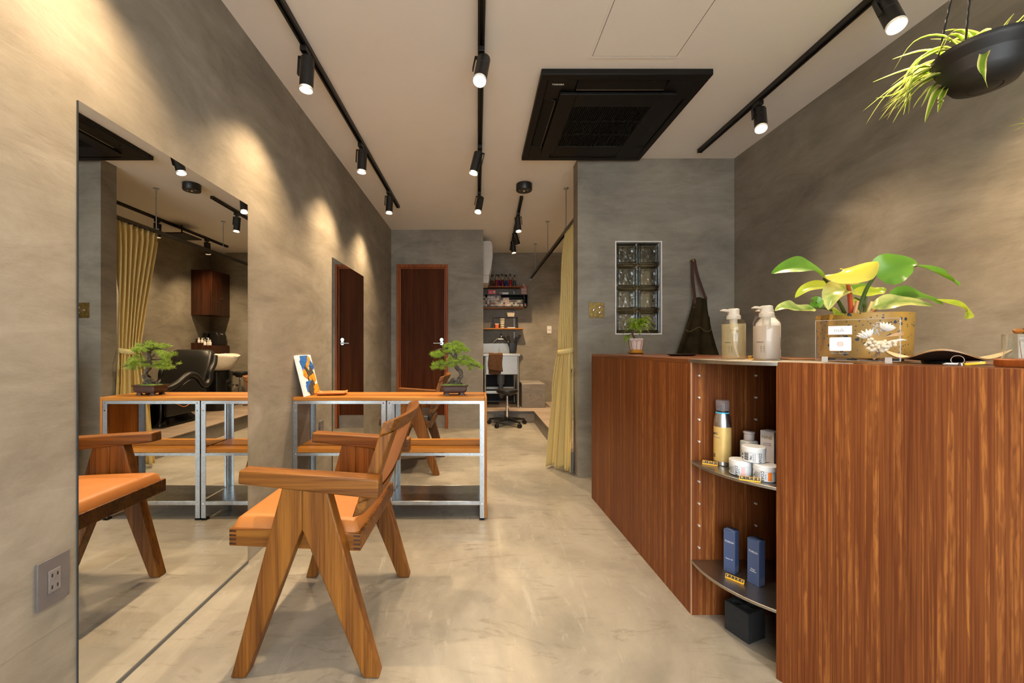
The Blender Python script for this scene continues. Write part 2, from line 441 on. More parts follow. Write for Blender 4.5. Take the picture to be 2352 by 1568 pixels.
# end wall with the door opening
DX0, DX1, DZ = at(911,700,YE).x, at(1029,700,YE).x, 2.10
g = G(); g.box((XL-.15, YE, 0), (DX0, YE+.12, ZC)); g.box((DX1, YE, 0), (.067, YE+.12, ZC)); g.box((DX0, YE, DZ), (DX1, YE+.12, ZC))
struct('wall_end', g, M['wall'])
struct('wall_niche', G().box((-.053, YE+.12, 0), (.067, YB+.15, ZC)), M['wall'])
struct('wall_behind_door', G().box((DX0-.3, YE+.5, 0), (-.06, YE+.56, ZC)), M['wall'])
# partition with the opening for the glass blocks
BX0, BX1, BZ0, BZ1 = 1.0945, 1.4665, 1.141, 1.885
g = G(); g.box((XP, YP0, 0), (BX0, YP1, ZC)); g.box((BX1, YP0, 0), (XR, YP1, ZC))
g.box((BX0, YP0, 0), (BX1, YP1, BZ0)); g.box((BX0, YP0, BZ1), (BX1, YP1, ZC))
struct('wall_partition', g, M['wall'])
# street front behind the camera: posts, head and big panes
g = G(); g.box((XL-.15, YF-.15, 0), (XL+.10, YF, ZC)); g.box((XR-.10, YF-.15, 0), (XR+.15, YF, ZC)); g.box((XL+.10, YF-.15, 2.38), (XR-.10, YF, ZC))
struct('wall_front', g, M['wall'])
wf = struct('window_2', G().box((XL+.10, YF-.10, 0), (XR-.10, YF-.05, .08)).box((XL+.10, YF-.10, 2.32), (XR-.10, YF-.05, 2.38)), M['black'])
xs = [XL+.10, .02, 1.0, XR-.10]
for x in xs: struct('mullion', G().box((x-.025, YF-.10, .08), (x+.025, YF-.05, 2.32)), M['black'], wf)
PANE = glassmat('clear_shop_window', (.96,.98,.98), thin=True)
for a, b_ in zip(xs, xs[1:]): struct('pane', G().box((a+.026, YF-.079, .081), (b_-.026, YF-.071, 2.319)), PANE, wf)

# ceiling access hatch: a flush panel with a thin dark joint
hx0, hx1, hy0, hy1 = .590, 1.028, 1.60, 2.075
g = G()
for a, b_ in (((hx0-.012,hy0-.012),(hx0-.0,hy1+.012)), ((hx1,hy0-.012),(hx1+.012,hy1+.012)), ((hx0,hy0-.012),(hx1,hy0)), ((hx0,hy1),(hx1,hy1+.012))):
    g.box((a[0],a[1],ZC-.0025), (b_[0],b_[1],ZC-.0002))
tr = struct('trim_1', g, M['ceiling'])
struct('hatch_panel', G().box((hx0+.003,hy0+.003,ZC-.002),(hx1-.003,hy1-.003,ZC-.0002)), M['ceiling'], tr)
g = G()
for a, b_ in (((hx0,hy0),(hx0+.003,hy1)), ((hx1-.003,hy0),(hx1,hy1)), ((hx0,hy0),(hx1,hy0+.003)), ((hx0,hy1-.0012),(hx1,hy1))):
    g.box((a[0],a[1],ZC-.0012), (b_[0],b_[1],ZC-.0002))
struct('joint', g, M['ceiling_line'], tr)

struct('trim_2', G().box((XL+.0001, .55, .2990), (XL+.0006, 1.105, .3004)), M['wall'])

# door in the end wall
d = struct('door_1', G().box((DX0+.001, YE-.014, 0), (DX0+.034, YE+.10, DZ-.001)).box((DX1-.034, YE-.014, 0), (DX1-.001, YE+.10, DZ-.001)).box((DX0+.034, YE-.014, DZ-.036), (DX1-.034, YE+.10, DZ-.001)), M['doorframe'], bev=.003)
struct('stop', G().box((DX0+.034, YE+.012, .165), (DX0+.050, YE+.06, DZ-.036)).box((DX1-.050, YE+.012, .165), (DX1-.034, YE+.06, DZ-.036)).box((DX0+.05, YE+.012, DZ-.052), (DX1-.05, YE+.06, DZ-.036)), M['doorframe'], d)
struct('leaf', G().box((DX0+.036, YE+.03, .168), (DX1-.036, YE+.062, DZ-.038)), M['door'], d)
struct('sill_block', G().box((DX0+.0345, YE+.028, 0), (DX1-.0345, YE+.10, .164)), M['riser'], d)
hxx = at(1014,788,YE).x; hz = at(1014,788,YE).z
h = struct('handle', G().cyl((hxx, YE+.03, hz), (hxx, YE+.022, hz), .024, seg=24).cyl((hxx, YE+.022, hz), (hxx, YE-.022, hz), .010).tube([(hxx+.008, YE-.022, hz), (hxx-.10, YE-.022, hz)], .009, 10), M['tray'], d)
struct('lock', G().cyl((hxx, YE+.03, hz+.045), (hxx, YE+.022, hz+.045), .023, seg=24).box((hxx-.004, YE+.012, hz+.033), (hxx+.004, YE+.022, hz+.057)), M['tray'], d)

# glass block window: 2 x 4 hollow blocks, white trim
wb = struct('window_1', G().box((BX0, YP0-.004, BZ0-.0), (BX0+.007, YP0+.05, BZ1)).box((BX1-.007, YP0-.004, BZ0), (BX1, YP0+.05, BZ1)).box((BX0+.007, YP0-.004, BZ1-.007), (BX1-.007, YP0+.05, BZ1)).box((BX0+.007, YP0-.004, BZ0), (BX1-.007, YP0+.05, BZ0+.009)), M['paper'])
GB = glassmat('rippled_block_glass', (.90,.93,.90), .02, 1.5, .75, 17)
GBE = glassmat('smoky_block_edge_glass', (.42,.46,.43), .05, 1.5, .2, 60)
bw, bh = (BX1-BX0-.016)/2, (BZ1-BZ0-.018)/4
def glass_block():
    g = G()
    # rim ring with a rounded step, and two rippled faces set in
    def ring(y, w, hh): return [(x, y, z) for x, z in rrect(w, hh, .012, 3)]
    o = [ring(.012, bw-.004, bh-.004), ring(.0, bw-.012, bh-.012), ring(.004, bw-.040, bh-.040), ring(.010, bw-.046, bh-.046)]
    o2 = [[(x, .086-y, z) for x, y, z in L] for L in o][::-1]
    return g.loft(o+o2, True)
gbm = glass_block()
def face_grid(y):
    def fn(a, b_):
        x = (a-.5)*(bw-.048); z = (b_-.5)*(bh-.048)
        n = noise.noise(Vector((x*24+y*50, z*24, 1.7)))+.5*noise.noise(Vector((x*60, z*60, y*40)))
        return (x, y+.0035*n, z)
    return fn
gface = G().grid(22, 22, face_grid(.0075)); 
for f0 in (0,):
    gback = G().grid(22, 22, face_grid(.0785))
first = None
for i in range(2):
    for j in range(4):
        c = Vector((BX0+.008+bw*(i+.5), YP0+.012, BZ0+.010+bh*(j+.5)))
        if first is None:
            a = mesh('glass_block', gbm, GBE, wb, smooth=50); q = mesh('rippled_face', gface, GB, a, solid=.004); q2 = mesh('rippled_face', gback, GB, a, solid=.004)
            a.location = c; first = a
        else:
            a = first.copy(); COL.objects.link(a); a.location = c; a.parent = wb
            for ch in first.children:
                k = ch.copy(); COL.objects.link(k); k.parent = a

# two tall frameless mirrors on the left wall
def mirror(y0, y1, label):
    t = thing('wall_mirror', label, 'mirror', (XL+.0005, (y0+y1)/2, .004))
    wm('mirror_back', G().box((XL+.0006, y0+.001, .013), (XL+.0054, y1-.001, 1.7245)), M['mirror_edge'], t)
    g = G().add([(XL+.006, y0+.0015, .0135), (XL+.006, y1-.0015, .0135), (XL+.006, y1-.0015, 1.724), (XL+.006, y0+.0015, 1.724)], [(0,1,2,3)])
    wm('mirror_face', g, M['mirror'], t, smooth=0)
    wm('bottom_channel', G().box((XL+.0006, y0, .001), (XL+.009, y1, .0125)), mat('dull_grey_channel', (.10,.10,.095), .5), t)
mirror(1.111, 1.931, 'tall frameless wall mirror standing to the floor beside the cognac armchair')
mirror(3.056, 3.884, 'tall frameless wall mirror behind the shelf, reflecting the dark walnut door')

# ------------------------------------------------------------------ power outlets and switches
def outlet(y, z, w, hh, label):
    t = thing('power_outlet', label, 'outlet', (XL, y, z))
    mesh('cover_plate', G().box((.0003, -w/2, -hh/2), (.0075, w/2, hh/2)), M['outlet'], t, bev=.0012)
    mesh('insert', G().box((.0076, -w*.19, -hh*.24), (.0095, w*.19, hh*.24)), M['outlet2'], t, bev=.0008)
    for zz in (-.125, .125):
        for yy in (-.085, .085):
            mesh('slot', G().box((.0096, w*yy-.0017, hh*zz-.0045), (.0099, w*yy+.0017, hh*zz+.0045)), M['blackdeep'], t)
            mesh('slot_ledge', G().box((.0096, w*yy-.005, hh*zz-.0082), (.0105, w*yy+.005, hh*zz-.0072)), M['outlet2'], t)
outlet(1.047, .4325, .079, .121, 'large mauve-grey double socket plate on the pale wall beside the tall mirror')
outlet(2.84, .46, .072, .118, 'small grey socket plate on the wall under the wooden shelf')

t = thing('light_switch', 'square aged brass switch plate with three toggles on the grey partition', 'switch', (.9455, YP0-.0003, 1.334))
mesh('brass_plate', G().box((-.061, -.004, -.061), (.061, 0, .061)), M['brass'], t, bev=.001)
for x, z in ((-.022, .002), (.025, .022), (.025, -.018)):
    k = mesh('toggle', G().cyl((x, -.0041, z), (x, -.009, z), .0105, .0085, 20).cyl((x, -.009, z), (x+.001, -.021, z-.004), .0042, .0055, 12), M['chrome'], t)
for x in (-.022, .025):
    for z in (-.044, .044):
        mesh('screw', G().cyl((x, -.0041, z), (x, -.0052, z), .0028, seg=10), M['brass'], t)
t = thing('dimmer_switch', 'small white dimmer plate on the back wall beside the curtain rail', 'switch', tuple(at(1261.5,757,YB-.0005)))
mesh('cover_plate', G().box((-.035, -.008, -.06), (.035, 0, .06)), M['white'], t, bev=.002)
mesh('dial', G().cyl((0, -.0081, .012), (0, -.02, .012), .017, .015, 20), M['white'], t)
mesh('rocker', G().box((-.012, -.012, -.045), (.012, -.0081, -.025)), M['white'], t)

# ------------------------------------------------------------------ lighting tracks and spots
LENS_W = emit('glowing_lens_warm', (1.0, .86, .66), 30)
LENS_N = emit('glowing_lens_neutral', (1.0, .95, .86), 40)
RIM = mat('frosted_rim', (.85,.80,.72), .35, Transmission_Weight=.4)
def track(x0, y0, x1, y1, label):
    L = math.hypot(x1-x0, y1-y0); a = math.atan2(y1-y0, x1-x0)
    t = thing('lighting_track', label, 'light track', ((x0+x1)/2, (y0+y1)/2, ZC), a)
    g = G().box((-L/2, -.0165, -.028), (L/2, -.006, -.0005)).box((-L/2, .006, -.028), (L/2, .0165, -.0005)).box((-L/2, -.006, -.012), (L/2, .006, -.0005))
    mesh('rail', g, M['black'], t, bev=.0012)
    mesh('end_cap', G().box((L/2, -.0172, -.0287), (L/2+.012, .0172, -.0005)), M['black'], t, bev=.001)
    mesh('end_cap', G().box((-L/2-.012, -.0172, -.0287), (-L/2, .0172, -.0005)), M['black'], t, bev=.001)
track(-.858, -.9, -.848, 4.25, 'black lighting track on the ceiling along the mirrored wall')
track(.020, -.9, .012, 4.22, 'black lighting track down the middle of the ceiling beside the air conditioner')
track(1.690, -.9, 1.685, 3.04, 'black lighting track on the ceiling above the counter')
track(.432, 4.00, .500, 6.12, 'short black lighting track on the ceiling in front of the sink shelves')
track(1.505, 3.75, 1.505, 5.94, 'black lighting track on the ceiling of the wash area behind the curtain')

def spot(x, y, label, tilt=0.0, az=0.0, cool=False, power=1.0, on=True, size=105, blend=1.0, bside=-1, group=None, off=None):
    """cylinder spot hung from a track; tilt leans it by that angle towards azimuth az (0 = +x, pi/2 = +y)"""
    t = thing('track_spotlight', label, 'spotlight', (x, y, ZC-.0295), 0, group)
    mesh('adapter', G().cbox((0,0,-.014), (.030,.062,.026)).cyl((0,0,-.027), (0,0,-.045), .012), M['black'], t, bev=.002)
    d = Vector((math.sin(tilt)*math.cos(az), math.sin(tilt)*math.sin(az), -math.cos(tilt)))   # beam direction
    side = Vector((bside, 0, 0)); side = (side-d*side.dot(d)).normalized()
    c0 = Vector((-side.x*.012, 0, -.047))                                                       # top of the can
    B = frame(c0, side, d.cross(side)); 
    if (B @ Vector((0,0,1))-c0).dot(d) < 0: B = frame(c0, side, -d.cross(side))
    # bracket: from the neck across the top and down one side of the can
    mesh('bracket', G().box((-.010,-.009,-.006),(.046,.009,-.002), B).box((.0405,-.009,-.006),(.046,.009,.085), B), M['black'], t, bev=.001)
    r, L = .0325, .158
    g = G().lathe([(0,0),(r-.003,0),(r,.003),(r,.055),(r-.0008,.056),(r-.0008,.058),(r,.059),(r,L-.012)], 32, M=B)
    can = mesh('can', g, M['black'], t, smooth=35)
    mesh('lens_rim', G().lathe([(r,L-.012),(r,L),(r-.002,L+.001),(r-.0035,L-.001),(r-.006,L-.022)], 32, M=B), RIM, t)
    mesh('lens' if off is None else 'lens_%s_offscreen' % off, G().lathe([(0,L-.021),(.016,L-.020),(r-.0062,L-.022),(r-.0062,L-.026),(0,L-.026)], 24, M=B), (LENS_N if cool else LENS_W) if on else M['blackplastic'], t)
    if on:
        nm = 'spot_beam' if off is None else 'track_lamp_%s_offscreen' % off
        ld = bpy.data.lights.new(nm, 'SPOT'); ld.energy = SPOT_W*power; ld.color = NEUTRAL if cool else WARM
        ld.spot_size = math.radians(size); ld.spot_blend = blend; ld.shadow_soft_size = .024
        lo = bpy.data.objects.new(nm, ld); COL.objects.link(lo); lo.parent = t
        lo.location = c0+d*(L+.004); lo.rotation_euler = d.to_track_quat('-Z', 'Y').to_euler()
    return t
rd = math.radians
spot(-.855, 1.08, 'black cylinder spotlight on the mirror-side track, out over the socket plate', rd(4), PI, off='left')
spot(-.855, 1.985, 'black cylinder spotlight on the mirror-side track near the mirror by the armchair', rd(3), PI)
spot(-.852, 2.92, 'black cylinder spotlight on the mirror-side track above the bonsai shelf', rd(3), PI)
spot(-.850, 3.81, 'black cylinder spotlight nearest the end of the mirror-side track', rd(3), PI)
spot(.020, .95, 'black cylinder spotlight on the middle track, out by the shop window', rd(33), rd(8), True, off='middle')
spot(.017, 1.99, 'black cylinder spotlight on the middle track beside the ceiling hatch, lens tipped forward', rd(22), -PI*.62, True)
spot(.015, 2.95, 'black cylinder spotlight on the middle track beside the air conditioner, tipped to the mirrors', rd(14), PI, True, bside=1)
spot(.013, 3.83, 'black cylinder spotlight nearest the end of the middle track', rd(15), -PI*.72, True)
spot(1.69, 1.675, 'black cylinder spotlight on the counter-side track above the hanging spider plant', rd(26), -PI*.60, power=1.35)
spot(1.688, 2.42, 'black cylinder spotlight on the counter-side track above the apron end of the counter', rd(24), -PI*.66)
spot(.446, 4.42, 'black cylinder spotlight nearest the round ceiling fitting on the short track', rd(5), 0, power=1.6, bside=1)
spot(.466, 5.02, 'unlit black spotlight in the middle of the short track by the sink shelves', rd(35), PI*.3, on=False, bside=1)
spot(.480, 5.42, 'black cylinder spotlight at the sink end of the short track', rd(10), PI*.25, power=1.8, bside=1)
spot(1.505, 4.65, 'black cylinder spotlight over the reclining wash chair', rd(20), PI*.25, power=.8, bside=1)
spot(1.505, 5.50, 'black cylinder spotlight aimed at the corner cabinets in the wash area', rd(22), PI*.35, power=.6, bside=1)

t = thing('square_ceiling_panel', 'flat square black panel hung from the ceiling over the wash chair', 'panel', (1.44, 4.95, ZC))
mesh('stem', G().cyl((0,0,-.0005), (0,0,-.13), .008), M['black'], t)
mesh('panel', G().box((-.14,-.16,-.146), (.14,.16,-.131)), M['black'], t, bev=.004)

t = thing('ceiling_puck_light', 'round black puck-shaped fitting on the ceiling near the partition', 'ceiling light', (.425, 3.70, ZC))
mesh('housing', G().lathe([(0,-.0005),(.070,-.0005),(.0735,-.004),(.0735,-.058),(.070,-.064),(0,-.064)], 40), M['blackplastic'], t)
mesh('lens', G().lathe([(0,-.072),(.010,-.070),(.014,-.0645)], 20), M['chrome'], t)
for x in (-.042, .030): mesh('indicator', G().cyl((x,-.012,-.0641), (x,-.012,-.066), .005, seg=12), M['white'], t)

# ------------------------------------------------------------------ cassette air conditioner in the ceiling
ax0, ax1, ay0, ay1 = .343, 1.272, 2.165, 3.165
acx, acy = (ax0+ax1)/2, (ay0+ay1)/2; hw, hd = (ax1-ax0)/2, (ay1-ay0)/2
t = thing('ceiling_air_conditioner', 'square black cassette air conditioner in the ceiling', 'air conditioner', (acx, acy, ZC))
ACM = mat('black_satin_plastic', (.0065,.0055,.0045), .5, var=.08, Specular_IOR_Level=.25)
ACD = mat('deep_black_plastic', (.004,.0036,.003), .6, var=.08, Specular_IOR_Level=.2)
zb = -.034
g = G()
wi, li = .335, .36                                   # half size of the lifted centre grille
slots = []
# frame ring built of four corner pads and four sides with an outlet slot in each
def rbox(x0,y0,x1,y1,z0,z1): g.box((x0,y0,z0),(x1,y1,z1))
rbox(-hw,-hd,hw,-hd+.045,zb,-.0005); rbox(-hw,hd-.045,hw,hd,zb,-.0005)
rbox(-hw,-hd+.045,-hw+.045,hd-.045,zb,-.0005); rbox(hw-.045,-hd+.045,hw,hd-.045,zb,-.0005)
for sx in (-1,1):
    for sy in (-1,1):
        x0, x1 = sorted((sx*(hw-.045), sx*.255)); y0, y1 = sorted((sy*(hd-.045), sy*.285)); rbox(x0,y0,x1,y1,zb+.001,-.0005)
mesh('frame_panel', g, ACM, t, bev=.004)
mesh('outlet_recess', G().box((-hw+.04,-hd+.04,-.008),(hw-.04,hd-.04,-.001)), M['blackdeep'], t)
# louvres: one per side; the one by the logo is open and shows its grey innards
tl = Matrix.Rotation(rd(28), 4, 'X')
for k, (cx, cy, w, rz, op) in enumerate(((0,-hd+.085,.50,0,1),(hw-.085,0,.56,PI/2,0),(0,hd-.085,.50,PI,0),(-hw+.085,0,.56,-PI/2,1))):
    Mx = T(cx,cy,-.026) @ RZ(rz) @ (Matrix.Rotation(rd(-22 if op else -4),4,'X'))
    lv = mesh('louvre', G().box((-w/2,-.034,-.004),(w/2,.034,.002), Mx), ACM, t, bev=.002)
    if op: mesh('louvre_edge', G().box((-w/2,.0335,-.005),(w/2,.0365,-.002), Mx), M['steel'], lv)
Mx = T(0,-hd+.085,-.012)
mesh('outlet_guide', G().box((-.21,-.012,-.006),(.17,.004,-.001),Mx).box((.165,-.016,-.012),(.185,.012,-.002),Mx), M['galv'], t)
cg = mesh('centre_grille', G().box((-wi,-li,zb-.020),(wi,li-.0,zb-.0125)), ACM, t, bev=.003)
# the grille opening: frame plus slats
cg.data.clear_geometry()
iw, il = .235, .24
g = G()
for a, b_ in (((-wi,-li),(-iw,li)),((iw,-li),(wi,li)),((-iw,-li),(iw,-il)),((-iw,il),(iw,li))): g.box((a[0],a[1],zb-.020),(b_[0],b_[1],zb-.004))
cg.data.from_pydata([tuple(p) for p in g.v],[],g.f); 
mesh('filter', G().box((-iw,-il,zb-.006),(iw,il,zb-.004)), ACD, t)
sl = None
for k in range(38):
    x = -iw+.006+k*(2*iw-.012)/37
    if sl is None: sl = mesh('slat', G().box((-.0022,-il,zb-.0185),(.0022,il,zb-.0065)), ACM, t); sl.location.x = x
    else:
        o = sl.copy(); COL.objects.link(o); o.location.x = x; o.parent = t
for y in (-.08,.08): mesh('cross_bar', G().box((-iw,y-.004,zb-.0193),(iw,y+.004,zb-.006)), ACD, t)
textmesh('brand_lettering', 'TOSHIBA', .017, M['white'], frame((-hw+.105, -hd+.082, zb-.0005), (1,0,0), (0,-1,0)) @ Matrix.Scale(1,4), t, bold=.0004)
# lettering must read from below
for ch in t.children:
    if ch.name.startswith('brand_lettering'):
        pass

# ------------------------------------------------------------------ armchairs with A-shaped legs
def armchair(label, leather, leather_back, loc, rz):
    t = thing('armchair', label, 'armchair', loc, rz)
    K = .042                                         # seat falls slightly towards the back
    def sh(g): g.v = [(x, y, z+K*(x-.05)) for x, y, z in g.v]; return g
    g = G()
    for y0, y1 in ((-.252,-.226), (.226,.252)): g.box((-.160,y0,.385),(.268,y1,.441))
    g.box((.243,-.226,.385),(.268,.226,.441)).box((-.160,-.226,.385),(-.135,.226,.441))
    fr = mesh('seat_frame', sh(g), M['teak_x'], t, bev=.003)
    for y in (-.2524, .2520):                        # finger joints at the corners
        for k in range(4):
            for x0 in (.2445, -.1585): mesh('finger_joint', sh(G().box((x0,y,.390+k*.0135),(x0+.022,y+.0004,.3965+k*.0135))), M['cabinet'], fr)
    def pil(a, b_):
        x = lerp(-.150,.260,a); y = lerp(-.243,.243,b_); e = min(a,1-a)*.41; f = min(b_,1-b_)*.486
        q = min(1, min(e, f)/.03); z = .4415+.036*math.sqrt(max(0,1-(1-q)**2))+.012*math.sin(PI*a)*math.sin(PI*b_)
        return (x, y, z)
    g = G().grid(36, 40, pil); g.box((-.149,-.242,.40),(.259,.242,.4417))
    mesh('seat_cushion', sh(g), leather, t, smooth=60)
    for s in (-1, 1):
        y0, y1 = sorted((s*.2525, s*.298))
        F = [(.074,.598),(.0112,.596),(.0112,.466),(.189,0),(.236,0)]; Rr = [(.0108,.596),(-.068,.590),(-.232,0),(-.181,0),(.0108,.466)]
        mesh('leg', G().prism_y(F, y0, y1), M['teak_z'], t, bev=.005, seg=3)
        mesh('leg', G().prism_y(Rr, y0, y1), M['teak_z'], t, bev=.005, seg=3)
        ya, yb = sorted((s*.248, s*.306))
        mesh('armrest', G().prism_y([(.208,.612),(.205,.655),(-.232,.627),(-.232,.564)], ya, yb), M['teak_x'], t, bev=.006, seg=3)
    # curved backrest
    def bx(y, z):                                    # front surface of the back: x at height z
        q = (z-.47)/.305
        return -.125-.100*q-(.018+.016*q)*(1-(y/.245)**2)
    def band(z0, z1, th, ye, n=18, dz=0):
        loops = []
        for i in range(n+1):
            y = lerp(-ye, ye, i/n)
            xa, xb = bx(y, z0), bx(y, z1)
            loops.append([(xa,y,z0),(xb,y,z1),(xb-th,y,z1+th*.30),(xa-th,y,z0+th*.30)])
        return G().loft(loops)
    mesh('top_rail', band(.748,.794,.040,.247), M['teak_y'], t, bev=.006, seg=3)
    mesh('bottom_rail', band(.482,.530,.036,.245), M['teak_y'], t, bev=.004)
    for s in (-1, 1):
        loops = []
        for k in range(9):
            z = lerp(.530,.748,k/8); w = .042
            ya, yb = s*.245, s*(.245-w)
            loops.append([(bx(ya,z),ya,z),(bx(yb,z),yb,z),(bx(yb,z)-.044,yb,z+.013),(bx(ya,z)-.044,ya,z+.013)][::s])
        mesh('stile', G().loft(loops), M['teak_z'], t, bev=.004)
    def pan(front):
        def fn(a, b_):
            y = lerp(-.202,.202,a); z = lerp(.531,.747,b_)
            q = min(1, min(min(a,1-a)*.422, min(b_,1-b_)*.203)/.02)
            return (bx(y,z)+(.012*q if front else -.024-.004*q)+.0, y, z+(0 if front else .007))
        return fn
    g = G().grid(24, 12, pan(True)); mesh('back_pad', g, leather, t, smooth=60)
    g = G().grid(24, 12, pan(False)); g.f = [f[::-1] for f in g.f]; mesh('back_panel', g, leather_back, t, smooth=60, solid=.004)
    return t
armchair('teak armchair with A-shaped legs and cognac leather seat facing the mirror', M['tan'], M['rust'], (-.542, 1.556, 0), PI)
armchair('teak armchair with A-shaped legs and black leather seat behind the shelf', M['blacksoft'], M['blacksoft'], (-.545, 3.545, 0), PI)

# ------------------------------------------------------------------ galvanised shelf with wooden boards
SX0, SXa, SXb, SX1 = -1.112, -.5535, -.5455, .038
SY0, SY1, SZ = 2.407, 2.687, .7395
def unit(x0, x1, label):
    t = thing('steel_shelf_unit', label, 'shelf', ((x0+x1)/2, (SY0+SY1)/2, 0), 0, 'galvanised shelf units')
    w = .027; e = .003
    def angle(cx, cy, sx, sy):                       # L-profile leg
        g = G().box((min(cx,cx+sx*w), min(cy,cy+sy*e), .006), (max(cx,cx+sx*w), max(cy,cy+sy*e), SZ-.022))
        return g.box((min(cx,cx+sx*e), min(cy+sy*e,cy+sy*w), .006), (max(cx,cx+sx*e), max(cy+sy*e,cy+sy*w), SZ-.022))
    for cx, sx in ((x0,1),(x1,-1)):
        for cy, sy in ((SY0,1),(SY1,-1)):
            lg = wm('leg', angle(cx,cy,sx,sy), M['galv'], t)
            f = G().box((min(cx,cx+sx*.03), min(cy,cy+sy*.03), .0005), (max(cx,cx+sx*.03), max(cy,cy+sy*.03), .014)); wm('foot_cap', f, M['blackplastic'], t)
            for z in (.705,.66,.395,.10):
                yy = cy-sy*.0002
                if sy == 1: wm('bolt', G().cyl((cx+sx*.014, yy, z), (cx+sx*.014, yy-sy*.003, z), .0045, seg=10), M['chrome'], t)
    for z0, z1 in ((SZ-.040, SZ-.0218), (.388, .4045)):
        wm('front_rail', G().box((x0+w, SY0, z0), (x1-w, SY0+.004, z1)), M['galv'], t)
        wm('rear_rail', G().box((x0+w, SY1-.004, z0), (x1-w, SY1, z1)), M['galv'], t)
        for xx in (x0, x1-.004): wm('side_rail', G().box((xx, SY0+w, z0), (xx+.004, SY1-w, z1)), M['galv'], t)
    sh = G().box((x0+.004, SY0+.0045, .110), (x1-.004, SY1-.0045, .1155)).box((x0+w, SY0, .092), (x1-w, SY0+.004, .1155)).box((x0+w, SY1-.004, .092), (x1-w, SY1, .1155))
    wm('steel_tray', sh, M['tray'], t, bev=.0015)
    wm('board', G().box((x0+.004, SY0+.004, .4055), (x1-.004, SY0+.088, .4300)), M['pine_x'], t, bev=.002)
    wm('board', G().box((x0+.004, SY0+.106, .4055), (x1-.004, SY1-.004, .4300)), M['pine_x'], t, bev=.002)
unit(SX0, SXa, 'galvanised angle-steel shelf frame with boards, the half against the mirrored wall')
unit(SXb, SX1, 'galvanised angle-steel shelf frame with boards, the half under the bonsai')
t = thing('wooden_worktop', 'long oiled wooden shelf top folding down into a side board', 'worktop', ((SX0+SX1)/2, (SY0+SY1)/2, SZ-.021))
wm('top_board', G().box((SX0, SY0-.002, SZ-.0215), (SX1+.001, SY1, SZ)), M['pine_x'], t, bev=.0025)
wm('side_board', G().box((SX1+.0015, SY0-.002, .016), (SX1+.0155, SY1, SZ)), M['pine_z'], t, bev=.0025)

# ------------------------------------------------------------------ painting, leather tray
PX0, PZ0 = -1.040, SZ+.001
cw, ch_, th = .212, .256, .016
lean = math.atan2(.0615, .246)
Mx = frame((PX0, 2.425, PZ0+.001), (0,1,0), (-math.sin(lean), 0, math.cos(lean)))     # x along the wall, y up the canvas, z out of it
t = thing('abstract_painting', 'small canvas with blue, orange and charcoal strokes leaning on the wall', 'painting', (PX0, 2.53, PZ0))
def pm(name, g, m, **k):
    g.v = [tuple(Mx @ Vector(p)) for p in g.v]; return wm(name, g, m, t, **k)
pm('canvas', G().box((0,0,-th),(cw,ch_,0)), M['paper'], bev=.0015)
pm('stretcher_bar', G().box((.01,.01,-th-.006),(cw-.01,.03,-th)).box((.01,ch_-.03,-th-.006),(cw-.01,ch_-.01,-th)), M['pine_y'])
PB = mat('cobalt_oil_paint', (.020,.125,.42), .5, var=.6, nscale=90, bmp=.8); PO = mat('orange_oil_paint', (.85,.27,.015), .45, var=.45, nscale=70, bmp=.8)
PK = mat('charcoal_oil_paint', (.055,.046,.036), .6, var=.9, nscale=110, bmp=.9); PG = mat('sage_oil_paint', (.26,.30,.12), .5, var=.5, nscale=90)
def stroke(pts, w, m, z, seed):
    """a dab of paint with ragged edges, in canvas units (0..1)"""
    r = random.Random(seed); P = smoothpath([(p[0]*cw, p[1]*ch_, 0) for p in pts], 8); n = len(P)
    L, Q = [], []
    for i, p in enumerate(P):
        tt = (P[min(i+1,n-1)]-P[max(i-1,0)]).normalized(); nn = Vector((-tt.y, tt.x, 0))
        ww = w*cw*(.8+.4*r.random())*(.55 if i in (0,n-1) else 1)
        L.append(p+nn*ww*.5); Q.append(p-nn*ww*.5*(.85+.3*r.random()))
    poly = [(min(max(p.x,.003),cw-.003), min(max(p.y,.003),ch_-.003)) for p in L+Q[::-1]]
    nn = len(poly); hh = .0008+.0004*z
    c = (sum(p[0] for p in poly)/nn, sum(p[1] for p in poly)/nn)
    g = G(); 
    k = len(L)
    vs = [(p[0],p[1],hh) for p in poly]; fs = [(i, nn-1-i, nn-2-i, i+1) for i in range(k-1)]
    fs = [f[::-1] if False else f for f in fs]
    vs2 = [(p[0],p[1],.0001) for p in poly]
    fs2 = [(i,(i+1)%nn,nn+(i+1)%nn,nn+i) for i in range(nn)]
    g.add(vs+vs2, fs+fs2)
    pm('paint_stroke', g, m, smooth=0)
for k, (pts, w, m) in enumerate([
    ([(.22,.92),(.5,.95),(.75,.93)], .20, PB), ([(.20,.84),(.45,.84),(.62,.86)], .26, PB), ([(.16,.74),(.32,.78),(.42,.72)], .28, PB), ([(.18,.66),(.30,.68)], .22, PB), ([(.72,.84),(.82,.72),(.80,.64)], .30, PB),
    ([(.78,.96),(.70,.82),(.52,.72)], .14, PO), ([(.55,.75),(.52,.66)], .14, PO), ([(.36,.72),(.50,.58),(.58,.54)], .12, PK), ([(.82,.60),(.62,.50),(.38,.44)], .26, PK), ([(.18,.58),(.30,.54),(.26,.46)], .20, PO),
    ([(.45,.36),(.70,.40),(.90,.42)], .22, PO), ([(.40,.30),(.60,.31)], .10, PG), ([(.20,.26),(.45,.27),(.66,.30)], .18, PB), ([(.16,.18),(.34,.20)], .22, PB), ([(.72,.26),(.50,.18),(.28,.08)], .30, PK), ([(.60,.12),(.80,.14),(.94,.16)], .22, PO), ([(.52,.06),(.70,.05)], .10, PO)]):
    stroke(pts, w, m, k, k+3)

